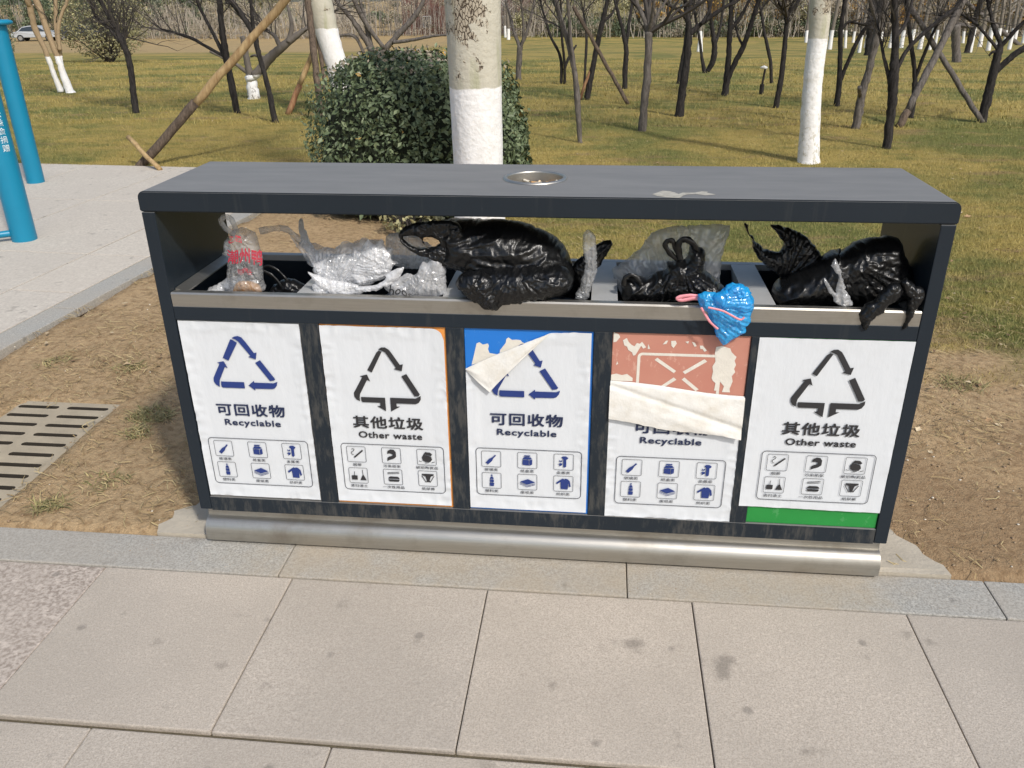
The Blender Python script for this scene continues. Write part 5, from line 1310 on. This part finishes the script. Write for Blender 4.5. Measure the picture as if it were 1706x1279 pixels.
T('bare_tree', 'young grey tree with its fork right beside the thick plane trunk', (863, 132), [[(863,132,9),(865,100,9),(866,76,9)], [(866,78,6),(857,55,5),(850,28,4),(842,0,3)], [(866,78,6),(876,58,5),(884,30,4),(890,0,4)], [(865,88,4),(872,60,4),(870,20,3),(868,0,3)]], mat='bark_grey', seed=15)
T('bare_tree', 'thin smooth grey sapling kinked halfway, close behind the bins', (967, 237), [[(967,237,8),(964,200,8),(962,167,10),(958,125,8),(952,94,8),(945,65,8),(936,40,8),(926,0,7)], [(958,120,6),(951,70,6),(948,30,5),(946,0,5)]], mat='bark_grey', seed=16, twigs=4)
T('bare_tree', 'upright grey-barked tree forking high next to the kinked sapling', (1069, 218), [[(1069,218,14),(1073,180,12),(1077,135,12),(1080,90,11),(1081,54,12)], [(1081,56,8),(1074,35,7),(1066,15,6),(1060,0,5)], [(1081,54,7),(1086,30,6),(1090,0,5)], [(1084,50,4),(1096,20,4),(1110,0,3)]], mat='bark_grey', seed=17, twigs=9)
T('bare_tree', 'dark tree with one low limb reaching out over the lawn, beside the grey forked one', (1131, 193), [[(1131,193,13),(1137,150,12),(1143,108,11),(1148,54,10),(1145,30,8),(1142,0,6)], [(1144,32,5),(1130,16,5),(1105,0,4)], [(1149,56,9),(1165,42,7),(1185,27,6),(1212,9,5),(1230,0,4)], [(1168,40,5),(1180,20,4),(1186,0,4)]], seed=18, twigs=9)
T('bare_tree', 'dark trunk leaning tight behind the tree with the low limb', (1130, 138), [[(1130,138,7),(1136,108,7),(1141,80,7),(1146,40,6),(1150,0,5)]], seed=19)
T('bare_tree', 'dark tree splitting low into a straight and a slanted stem', (1207, 160), [[(1207,160,11),(1211,130,10),(1214,90,8),(1216,54,8),(1219,0,6)], [(1212,134,8),(1224,105,8),(1238,78,8),(1247,54,7),(1256,25,7),(1264,0,7)], [(1217,50,5),(1232,30,5),(1248,0,4)], [(1238,78,4),(1230,60,3),(1226,45,3)]], seed=20, twigs=8)
T('bare_tree', 'straight thin dark tree between the low-split tree and the white trunk', (1292, 179), [[(1292,179,9),(1298,150,8),(1303,120,8),(1308,70,7),(1311,27,7)], [(1311,28,5),(1303,12,4),(1296,0,3)], [(1311,27,5),(1320,14,4),(1330,0,4)]], seed=21)
T('bare_tree', 'small dark tree far behind the grey forked one', (1041, 148), [[(1041,148,8),(1042,110,8),(1043,80,7),(1036,45,6),(1028,15,5),(1024,0,4)], [(1043,78,5),(1048,40,5),(1054,0,4)]], seed=22, twigs=9)
T('bare_tree', 'leaning dark tree with rusty foot tied to stakes behind the kinked sapling', (977, 165), [[(977,165,10),(983,135,9),(990,100,8),(998,60,8),(1004,35,8),(1012,0,6)], [(973,150,4),(975,110,4),(977,60,4),(972,20,3)], [(1002,38,5),(1016,26,4),(1026,10,3)]], seed=23, twigs=8)
T('bare_tree', 'slim clump of dark stems farthest left of the lawn grove', (938, 140), [[(935,140,5),(935,105,5),(930,85,4),(917,60,4),(908,30,3),(900,0,3)], [(941,140,5),(940,100,4),(936,60,4),(934,0,3)], [(940,116,4),(948,95,4),(960,75,3)]], seed=24)
T('bare_tree', 'short dark vee of stems beyond the low-limb tree', (1177, 122), [[(1176,122,8),(1170,100,5),(1166,70,4),(1160,35,4),(1154,0,3)], [(1179,118,7),(1188,100,9),(1190,75,8),(1186,45,6),(1180,0,4)], [(1190,78,5),(1200,45,4),(1206,0,4)]], seed=25)
T('bare_tree', 'thin dark tree bending behind the sprinkler post', (1286, 138), [[(1286,138,5),(1284,105,5),(1278,75,5),(1272,45,4),(1268,20,4),(1264,0,3)]], seed=26)
T('bare_tree', 'dark tree with a low side limb just past the white trunk', (1394, 176), [[(1394,176,10),(1398,140,8),(1400,90,7),(1401,48,7),(1408,0,6)], [(1400,134,6),(1416,95,6),(1434,58,6),(1452,36,5),(1470,20,4)], [(1401,50,5),(1415,36,4),(1440,42,3)]], seed=27, twigs=8)
T('bare_tree', 'grey leaning trunk with a snapped stub standing past the white trunk', (1425, 214), [[(1425,214,13),(1432,180,13),(1436,158,12),(1447,120,11),(1455,85,12),(1463,50,12),(1468,20,14),(1472,0,14)], [(1433,160,7),(1432,145,6)], [(1465,45,7),(1456,20,6),(1450,0,5)]], mat='bark_grey', seed=28, twigs=10)
T('bare_tree', 'stout black trunk with a dark-stained foot and smooth grey top', (1478, 246), [[(1478,246,13),(1483,200,13),(1487,160,14),(1489,122,15),(1491,90,11),(1492,50,10),(1490,0,10)], [(1484,140,7),(1474,100,5),(1468,72,4),(1462,40,3)], [(1494,116,7),(1512,82,6),(1545,50,6),(1580,22,6),(1602,0,5)], [(1492,60,6),(1508,40,5),(1520,0,4)]], seed=29, twigs=10)
T('bare_tree', 'dark tree half hidden behind the slanting lit stake', (1517, 196), [[(1517,196,9),(1523,160,8),(1524,120,7),(1519,80,6),(1514,40,6),(1510,0,5)], [(1525,130,5),(1540,90,5),(1552,60,4),(1570,20,4)]], seed=30, twigs=8)
T('bare_tree', 'dark wide-armed tree where the leaning stake ends', (1636, 203), [[(1636,203,14),(1644,165,13),(1653,128,13),(1662,92,11),(1668,72,9)], [(1660,118,9),(1684,96,9),(1706,80,9),(1740,58,8),(1780,30,6)], [(1668,74,7),(1656,45,6),(1650,20,5),(1646,0,5)], [(1668,76,6),(1690,52,6),(1712,30,5),(1740,0,4)], [(1664,84,5),(1640,55,4),(1622,36,4),(1600,22,3)], [(1664,90,6),(1655,86,4),(1648,92,3)]], seed=31, twigs=10)
T('tree_stump_trunk', 'thick grey trunk sawn off flat beyond the stakes', (1594, 104), [[(1594,104,13),(1593,75,12),(1592,42,13)]], mat='bark_grey', cat='trunk', seed=32, twigs=0, tw=1)
T('bare_tree', 'grey sloping trunk beside the sawn-off one', (1610, 88), [[(1610,88,8),(1618,60,8),(1626,30,8),(1634,0,7)]], mat='bark_dark', seed=33)
T('bare_tree', 'blackish trunk rising behind the grey leaning one with the stub', (1447, 92), [[(1447,92,12),(1450,60,12),(1452,30,12),(1456,0,12)]], mat='bark_dark', seed=34, twigs=3)
# -- stakes
def stake(name, pts, w, Y, label, mats, cut=None):
    P = [at(px, py, Y=y) for (px, py), y in zip(pts, Y)]; b = P[0].copy(); b[2] = terrain(b[1]); root = thing(name, label, 'stake', b)
    sc = (Y[0]-CAM_POS[1])/FPX
    def tube(ps, r, mat, nm):
        q = [p-b for p in ps]; d = q[-1]-q[0]; L = np.linalg.norm(d); k = max(3, int(L/0.12)); rng = np.random.default_rng(len(nm)+int(L*100))
        pp = [q[0]+d*i/k + rng.normal(0, 0.004, 3) for i in range(k+1)]
        MB().tube([tuple(p) for p in pp], [r*(1+rng.normal(0, 0.04)) for _ in pp], 12).obj(nm, M[mat], root, smooth=True)
    r = w*sc/2
    if cut:
        mid = P[0] + (P[-1]-P[0])*cut; tube([P[0], mid], r*1.06, mats[0], 'barked_end'); tube([mid, P[-1]], r*0.97, mats[1], 'peeled_shaft')
    else: tube(P, r, mats[0], 'shaft')
    return root
y0 = at(232, 277)[1]
stake('tree_stake', [(224,288), (545,-80)], 14.5, [y0, y0+0.5], 'long yellow stake with dark bark on its lower end, slanting across the lawn', ('pole_dark', 'pole_tan'), 0.335)
stake('short_stake', [(266,283), (214,229)], 8, [y0-0.25, y0+0.1], 'short thin stick crossing the foot of the long yellow stake', ('pole_tan',))
y1 = at(480, 190)[1]; stake('tree_stake', [(479,192), (512,105), (548,20)], 9, [y1, y1+0.3, y1+0.6], 'reddish-footed stake leaning towards the white-banded trunk', ('pole_red', 'pole_tan'), 0.3)
y1 = at(538, 205)[1]; stake('tree_stake', [(537,205), (521,80), (508,-40)], 11, [y1, y1+0.3, y1+0.7], 'grey knotty pole close along the white-banded trunk', ('pole_dark',))
y1 = at(548, 195)[1]; stake('tree_stake', [(550,195), (524,20)], 7, [y1, y1+0.4], 'darker thin pole between the knotty one and the white-banded trunk', ('pole_dark',))
y1 = at(1046, 173)[1]; stake('tree_stake', [(1047,174), (978,52), (955,10)], 6, [y1, y1+0.2, y1+0.3], 'thin brown prop slanting to the tree with rusty foot', ('pole_dark',))
y1 = at(970, 166)[1]; stake('tree_stake', [(966,166), (995,85)], 5, [y1, y1+0.15], 'pale short prop leaning on the tree with rusty foot', ('pole_red',))
y1 = at(1500, 212)[1]; stake('tree_stake', [(1497,214), (1610,-10)], 11, [y1, y1+0.6], 'stake with sunlit bare edge and dark chipped foot', ('pole_dark', 'bark_grey'), 0.14)
y1 = at(1636, 204)[1]; stake('tree_stake', [(1637,205), (1516,10)], 8, [y1, y1+0.5], 'grey stake slanting down to the wide-armed tree', ('bark_grey',))
y1 = at(1700, 75)[1]; stake('tree_stake', [(1712,86), (1605,0)], 6, [y1, y1+0.5], 'weathered prop high among the arms of the wide-armed tree', ('bark_grey',))
# -- sprinkler
b = at(1268, 157); root = thing('sprinkler', 'short dark sprinkler post with white head on the lawn', 'sprinkler', b)
MB().tube([(0,0,-0.05), (0,0,0.16)], 0.036, 12).obj('sleeve', M['bark_dark'], root, angle=40); MB().tube([(0,0,0.16), (0.02,0,0.40)], 0.018, 10).obj('riser', M['bark_dark'], root, angle=40)
MB().tube([(-0.06,0,0.42), (0.0,0,0.425), (0.05,0,0.41)], [0.012, 0.03, 0.02], 10).obj('head', M['frame_white'], root, smooth=True)

# -- round clipped bush behind the bins
def leaf_cloud(P, Nn, size, rng, fold=0.25):
    """folded two-quad leaves at points P facing about Nn"""
    n = len(P); d = rng.normal(0, 1, (n, 3)); d -= (d*Nn).sum(1, keepdims=True)*Nn; d /= np.linalg.norm(d, axis=1, keepdims=True)
    s = np.cross(Nn, d); L = size*rng.uniform(0.7, 1.3, (n, 1)); W = L*0.55
    a = P - d*L*0.5; b_ = P + d*L*0.5; up = Nn*L*fold
    l = P - s*W*0.5 + up*0.6; r = P + s*W*0.5 + up*0.6
    V = np.stack([a, r, b_, l], 1).reshape(-1, 3); i = np.arange(n)*4
    F = np.concatenate([np.stack([i, i+1, i+2], -1), np.stack([i, i+2, i+3], -1)]); return V, F
def bush():
    c = np.array([at(712, 380, Y=4.75)[0], 4.78, 0.0]); root = thing('round_bush', 'dense rounded dark green bush clipped beside the plane trunk', 'bush', c)
    rng = np.random.default_rng(5); A, B, H = 0.83, 0.78, 1.13
    def surf(n, k=1.0):
        d = rng.normal(0, 1, (n, 3)); d /= np.linalg.norm(d, axis=1, keepdims=True); d[:, 2] = np.abs(d[:, 2])*1.0
        e = 4.2; m_ = (np.abs(d[:, 0])**e+np.abs(d[:, 1])**e+np.abs(d[:, 2])**e)**(-1/e)
        q = d*m_[:, None]
        lump = np.array([1+0.06*noise.noise(Vector(p*2.2))+0.045*noise.noise(Vector(p*5))+0.02*noise.noise(Vector(p*11)) for p in q])
        q = q*lump[:, None]*k; N = q*np.array([1/A**2, 1/B**2, 1/H**2])*np.abs(q); N = q/np.array([A, B, H]); N /= np.linalg.norm(N, axis=1, keepdims=True)
        return q*np.array([A, B, H*0.96])+np.array([0, 0, 0.06]), N
    P, N = surf(21000); P *= (1-0.16*rng.random((len(P), 1))**1.6); N = N + rng.normal(0, 0.55, N.shape); N /= np.linalg.norm(N, axis=1, keepdims=True)
    sz = 0.040*rng.uniform(0.6, 1.35, (len(P), 1)); V, F = leaf_cloud(P, N, sz, rng); rn = np.repeat(np.clip(rng.normal(0.45, 0.27, len(P)), 0, 1), 4)
    fo = np_mesh('foliage', V, F, M['bush'], root, attr={'rnd': rn})
    P, N = surf(420, 1.03); N = N*0.5+rng.normal(0, 0.6, N.shape); N /= np.linalg.norm(N, axis=1, keepdims=True)
    P = P[P[:, 2] > 0.5]; N = N[:len(P)]
    V, F = leaf_cloud(P, N, 0.045, rng); np_mesh('young_leaves', V, F, M['bush'], root, attr={'rnd': np.repeat(rng.uniform(0.5, 1, len(P)), 4)})
    sel = rng.choice(len(P), 26); V, F = leaf_cloud(P[sel]*1.0, N[sel], 0.05, rng); np_mesh('dry_leaves', V, F, M['leaf_gold'], root, attr={'rnd': np.repeat(rng.random(26), 4)})
    P2, N2 = surf(9000, 1.02); k = P2[:, 2] > 0.93*H; P2, N2 = P2[k][:420], N2[k][:420]; N2 = N2+rng.normal(0, .7, N2.shape); N2 /= np.linalg.norm(N2, axis=1, keepdims=True); V, F = leaf_cloud(P2, N2, 0.035, rng); np_mesh('withered_leaves', V, F, M['leaf_brown'], root, attr={'rnd': np.repeat(rng.random(len(P2))*0.6, 4)})
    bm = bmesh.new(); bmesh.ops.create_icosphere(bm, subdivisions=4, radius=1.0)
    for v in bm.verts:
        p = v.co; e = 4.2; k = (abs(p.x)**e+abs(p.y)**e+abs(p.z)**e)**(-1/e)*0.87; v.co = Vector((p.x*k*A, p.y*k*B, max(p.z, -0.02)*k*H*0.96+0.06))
    me = bpy.data.meshes.new('shade_core'); bm.to_mesh(me); bm.free(); me.materials.append(M['bush_core']); link('shade_core', me, root)
    st = MB()
    for k in range(9): grow(st, (rng.uniform(-.3, .3), rng.uniform(-.3, .3), 0), (rng.normal(0, .5), rng.normal(0, .5), 1), 0.016, 0.6, 1, rng)
    st.obj('stem', M['twig'], root)
bush()
# low leafy shoots at the bush foot, and dark shrubs at far left
def shrub(name, label, c, A, H, n, size, mat, seed, stems=14, group=None, bare=False):
    root = thing(name, label, 'shrub', c, group); rng = np.random.default_rng(seed)
    P = rng.normal(0, 1, (n, 3)); P /= np.linalg.norm(P, axis=1, keepdims=True); P *= (0.55+0.45*rng.random((n, 1))**0.6)
    P = P*np.array([A, A*0.8, H*0.5])+np.array([0, 0, H*0.52]); P *= np.array([1+0.12*noise.noise(Vector(p*3)) for p in P])[:, None]; P[:, 2] = np.maximum(P[:, 2], 0.02)
    N = rng.normal(0, 1, (n, 3))+np.array([0, 0, 0.6]); N /= np.linalg.norm(N, axis=1, keepdims=True)
    V, F = leaf_cloud(P, N, size, rng); np_mesh('foliage', V, F, M[mat], root, attr={'rnd': np.repeat(np.clip(rng.normal(0.5, 0.25, n), 0, 1), 4)})
    st = MB()
    for k in range(stems): grow(st, (rng.uniform(-.1, .1), rng.uniform(-.1, .1), -0.03), (rng.normal(0, .6), rng.normal(0, .6), 1), 0.016 if A < 1 else 0.03, H*0.75, 2, rng)
    st.obj('stems', M['twig'], root); return root
g0 = at(690, 385, z=0); shrub('leafy_shoots', 'loose light green shoots at the foot of the round bush', (g0[0], g0[1]-0.05, 0), 0.24, 0.22, 320, 0.045, 'leaf_olive', 4, 8)
g0 = at(-12, 118); shrub('dark_shrub', 'dark evergreen shrub showing beside the capped teal post', g0, 0.75, 1.35, 2600, 0.07, 'leaf_green', 6)
g0 = at(182, 103); shrub('olive_shrub', 'loose olive shrub with bare spreading stems behind the lone dark tree', g0, 1.7, 2.6, 5200, 0.09, 'leaf_olive', 7, 26)

# ================================================================== FAR SIDE OF THE PARK
def far_point(px, py): return at(px, py)
# whitewashed avenue trunks
rng = np.random.default_rng(77)
WT = [(1343,72,5),(1382,82,6),(1400,72,4),(1408,80,4),(1421,72,4),(1431,88,5),(1441,80,4),(1482,80,5),(1501,80,6),(1515,84,6),(1532,82,6),(1548,83,5),(1558,75,4),(1588,77,4),(1616,87,5),(1632,78,6),(1646,84,6),(1660,78,5),(1672,74,4),(1690,66,7),(1704,72,5),
      (847,66,5),(842,62,4),(1168,87,5),(1163,86,4),(1452,70,4),(1466,72,4),(1604,72,4),(1681,82,5)]
protos = {}
def avenue_proto(k):
    """tree prototypes, metre-sized: white foot, grey shaft, bare crown with some leaves"""
    rg = np.random.default_rng(300+k); h = 3.2; lean = rg.normal(0, 0.05); tk = MB()
    Q = catmull([np.array([0, 0, -0.1, 0.115]), np.array([lean*0.6, 0, 0.8, 0.095]), np.array([lean*2, rg.normal(0, .05), 2.0, 0.085]), np.array([lean*4, rg.normal(0, .1), h, 0.07])], 4)
    tk.tube([tuple(q[:3]) for q in Q], [q[3] for q in Q], 8); cr = MB()
    for c in range(5): q = Q[-1-c]; grow(cr, q[:3], (rg.normal(0, .6), rg.normal(0, .6), 0.8), 0.04, 1.3, 2, rg)
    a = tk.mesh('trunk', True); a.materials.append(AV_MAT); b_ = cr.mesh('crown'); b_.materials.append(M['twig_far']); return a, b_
AV_MAT = M['limed']('avenue_bark', ((0.12, 0.10, 0.085), (0.27, 0.24, 0.20)), 0.98, 0.05, 0.15)
AV = [avenue_proto(k) for k in range(4)]
for i, (px, py, w) in enumerate(WT):
    b = at(px, py); D = b[1]-CAM_POS[1]; s = max(0.55, min(1.6, w*D/FPX/0.20)); a, c_ = AV[i % 4]
    right = px > 1300
    lb = 'whitewashed avenue trunk in the far row under the golden leaves' if right else ('pair of white-footed trunks beyond the thick plane trunk' if px < 900 else 'white-footed twin trunk beyond the tree with the low limb')
    root = thing('avenue_tree', lb, 'tree', b, 'whitewashed trunks across the park', rng.uniform(0, 6.28))
    root.scale = (s, s, 1.0+rng.uniform(-.1, .1)); root.rotation_euler = (0, rng.normal(0, 0.04), rng.uniform(0, 6.28))
    link('trunk', a, root); link('crown', c_, root)
# background wood: one mass of stems and leaves, in colour zones along its length
def wood(name, label, px0, px1, py, n_stem, n_leaf, leafmat, stemmat, leafsize, hmax, seed, thick=5.0, lo=0.0, lean=0.12, back=1.5):
    rg = np.random.default_rng(seed); m = MB(); A = at(px0, py); B = at(px1, py); d = B-A
    for i in range(n_stem):
        t = rg.random(); p = A + d*t + np.array([0, back + thick*rg.random(), 0]); p[2] = terrain(p[1])-0.1; h = hmax*rg.uniform(0.6, 1.2)
        q = [p]
        for k in range(3): q.append(q[-1] + np.array([rg.normal(0, lean), rg.normal(0, lean), 1.0])*h/3)
        r = rg.uniform(0.012, 0.05); m.tube([tuple(x) for x in q], [r, r*.8, r*.6, r*.25], 4, cap=False)
        if rg.random() < 0.5:
            for _ in range(2):
                j = q[rg.integers(1, 3)]; m.tube([tuple(j), tuple(j+np.array([rg.normal(0, .5), rg.normal(0, .3), rg.uniform(.4, 1.2)]))], [r*.5, r*.15], 3, cap=False)
    st = None
    root = thing(name, label, 'wood', (A+B)/2); root['kind'] = 'stuff'
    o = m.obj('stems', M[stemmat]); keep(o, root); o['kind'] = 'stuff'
    if n_leaf:
        nc = max(3, n_leaf//110); cs = []
        for i in range(nc):
            t = rg.random(); p = A+d*t+np.array([0, back+thick*rg.random(), 0]); p[2] = terrain(p[1])+lo+rg.random()*(hmax-lo); cs.append((p, rg.uniform(0.35, 1.0)))
        P = []
        for p, r in cs:
            q = rg.normal(0, 1, (110, 3)); q /= np.linalg.norm(q, axis=1, keepdims=True); q *= r*rg.random((110, 1))**0.45*np.array([1.2, 0.8, 0.7]); P.append(q+p)
        P = np.concatenate(P); N = rg.normal(0, 1, P.shape)+np.array([0, -0.3, 0.5]); N /= np.linalg.norm(N, axis=1, keepdims=True)
        V, F = leaf_cloud(P, N, leafsize, rg); o = np_mesh('leaves', V, F, M[leafmat], attr={'rnd': np.repeat(np.clip(rg.normal(.5, .25, len(P)), 0, 1), 4)}); keep(o, root); o['kind'] = 'stuff'
wood('woodland', 'dense olive and evergreen thicket along the far left edge of the park', -80, 300, 60, 260, 30000, 'leaf_green', 'twig_far', 0.22, 4.2, 1, back=3.5)
wood('woodland', 'tall olive-leaved wood behind the shrub and cars', 60, 420, 54, 260, 20000, 'leaf_olive', 'twig_far', 0.22, 4.5, 2, lo=0.4, back=6)
wood('thicket', 'grey-brown thicket of thin pale stems beyond the long yellow stake', 200, 600, 66, 420, 12000, 'leaf_brown', 'reed', 0.13, 3.2, 3, back=1.0, thick=4, lean=0.22)
wood('woodland', 'brown bare wood behind the round bush', 480, 900, 60, 360, 15000, 'leaf_brown', 'twig_far', 0.14, 4.2, 4, back=0.5, thick=4)
wood('woodland', 'brown and olive wood along the far lawn edge', 840, 1360, 64, 300, 30000, 'leaf_olive', 'twig_far', 0.2, 4.2, 5, back=3, thick=7)
wood('thicket', 'pale bare stems in front of the far wood', 850, 1330, 64, 150, 9000, 'leaf_brown', 'reed', 0.13, 3.0, 6, back=0.5, thick=4, lean=0.2)
wood('hedge', 'dark evergreen hedge low under the far wood', 900, 1420, 63, 60, 16000, 'leaf_green', 'twig_far', 0.2, 1.5, 7, back=1.5, thick=2)
wood('woodland', 'golden autumn wood behind the whitewashed row', 1060, 1800, 66, 420, 30000, 'leaf_gold', 'twig_far', 0.22, 4.4, 8, lo=0.9, back=5, thick=8)
wood('woodland', 'brown wood filling the ground behind the whitewashed row', 1320, 1820, 70, 300, 26000, 'leaf_brown', 'twig_far', 0.2, 3.4, 9, back=8, thick=6)
wood('woodland', 'dark green wood behind everything on the far side', -200, 1900, 52, 400, 52000, 'leaf_green', 'twig_far', 0.34, 5.5, 10, back=22, thick=8)
# brick house and blue-roofed house
def house(name, label, px0, px1, py, depth, h, wall, roof, wins, back=0):
    a = at(px0, py); b_ = at(px1, py); Y = a[1]+back; k = (Y-CAM_POS[1])/(a[1]-CAM_POS[1]); xa = CAM_POS[0]+(a[0]-CAM_POS[0])*k; xb = CAM_POS[0]+(b_[0]-CAM_POS[0])*k; w = abs(xb-xa); z = terrain(Y)
    root = thing(name, label, 'house', ((xa+xb)/2, Y, z)); MB().box(-w/2, w/2, 0, depth, -0.3, h).obj('wall', M[wall], root)
    MB().prism([(-0.4, h), (depth/2, h+1.9), (depth+0.4, h), (depth+0.4, h+0.12), (depth/2, h+2.05), (-0.4, h+0.12)], lambda y, zz: (-w/2-0.4, y, zz), lambda y, zz: (w/2+0.4, y, zz)).obj('roof', M[roof], root)
    for (u0, u1, z0, z1) in wins:
        x0, x1 = -w/2+w*u0, -w/2+w*u1
        fr = MB()
        for bx_ in ((x0-.08, x1+.08, z1, z1+.09), (x0-.08, x1+.08, z0-.09, z0), (x0-.08, x0, z0, z1), (x1, x1+.08, z0, z1), ((x0+x1)/2-.03, (x0+x1)/2+.03, z0, z1)): fr.box(bx_[0], bx_[1], -0.06, 0.02, bx_[2], bx_[3])
        fo = fr.obj('window', M['frame_white'], root); MB().box(x0, x1, -0.02, 0.01, z0, z1).obj('pane', M['glass'], fo)
house('brick_house', 'red brick house with white-framed windows behind the dark branching tree', 672, 905, 60, 6, 5.4, 'brick', 'slate', [(0.15, 0.20, 0.75, 1.75), (0.44, 0.52, 0.75, 1.75), (0.72, 0.80, 0.75, 1.75)], 5)
house('small_house', 'small pale house with blue roof deep in the far wood', 1082, 1150, 60, 4, 1.7, 'cream', 'slate', [(0.3, 0.6, 0.7, 1.3)], 4)
# parked cars
def car(label, b, paint, rz):
    root = thing('parked_car', label, 'car', b, 'cars parked beyond the lawn', rz)
    prof = [(-2.2, 0.35), (-2.22, 0.62), (-2.1, 0.86), (-1.6, 0.93), (-1.05, 1.36), (-0.4, 1.47), (0.5, 1.44), (1.15, 1.02), (1.9, 0.86), (2.18, 0.66), (2.2, 0.36)]
    bm = bmesh.new(); A = [bm.verts.new((x, -0.86 + (0.14 if z > 1.0 else 0), z)) for x, z in prof]; B = [bm.verts.new((x, 0.86 - (0.14 if z > 1.0 else 0), z)) for x, z in prof]
    bm.faces.new(A); bm.faces.new(B[::-1])
    for i in range(len(A)): bm.faces.new((A[i], B[i], B[(i+1) % len(A)], A[(i+1) % len(A)]))
    bmesh.ops.recalc_face_normals(bm, faces=bm.faces[:]); bmesh.ops.bevel(bm, geom=bm.edges[:], offset=0.05, segments=2, affect='EDGES')
    me = bpy.data.meshes.new('body'); bm.to_mesh(me); bm.free(); me.materials.append(M[paint]); link('body', me, root)
    for s in (-1, 1):
        MB().prism([(-1.42, 0.97), (-1.0, 1.30), (-0.42, 1.39), (-0.05, 1.385), (-0.05, 0.97)], lambda x, z: (x, s*(0.87-0.30*(z-0.97)), z), lambda x, z: (x, s*0.70, z)).obj('side_window', M['glass'], root)
        MB().prism([(0.0, 0.97), (0.0, 1.385), (0.46, 1.36), (1.02, 1.0), (1.02, 0.97)], lambda x, z: (x, s*(0.87-0.30*(z-0.97)), z), lambda x, z: (x, s*0.70, z)).obj('side_window', M['glass'], root)
        for x in (-1.35, 1.35):
            t = MB().tube([(x, s*0.68, 0.32), (x, s*0.88, 0.32)], 0.32, 20).obj('wheel', M['tyre'], root, angle=40); MB().tube([(x, s*0.87, 0.32), (x, s*0.895, 0.32)], 0.2, 14).obj('rim', M['rim'], t, angle=40)
        MB().box(2.08, 2.2, s*0.62-0.14, s*0.62+0.14, 0.62, 0.74, 0.02).obj('headlight', M['lamp'], root)
    return root
cb = at(52, 69); car('pale silver car with dark windows glimpsed behind the tan many-stemmed tree', (cb[0], cb[1]+1.2, terrain(cb[1]+1.2)), 'car_white', 0.25)
cb = at(118, 68); car('dark car glimpsed beside the olive shrub', (cb[0], cb[1]+1.8, terrain(cb[1]+1.8)), 'car_dark', 0.1)
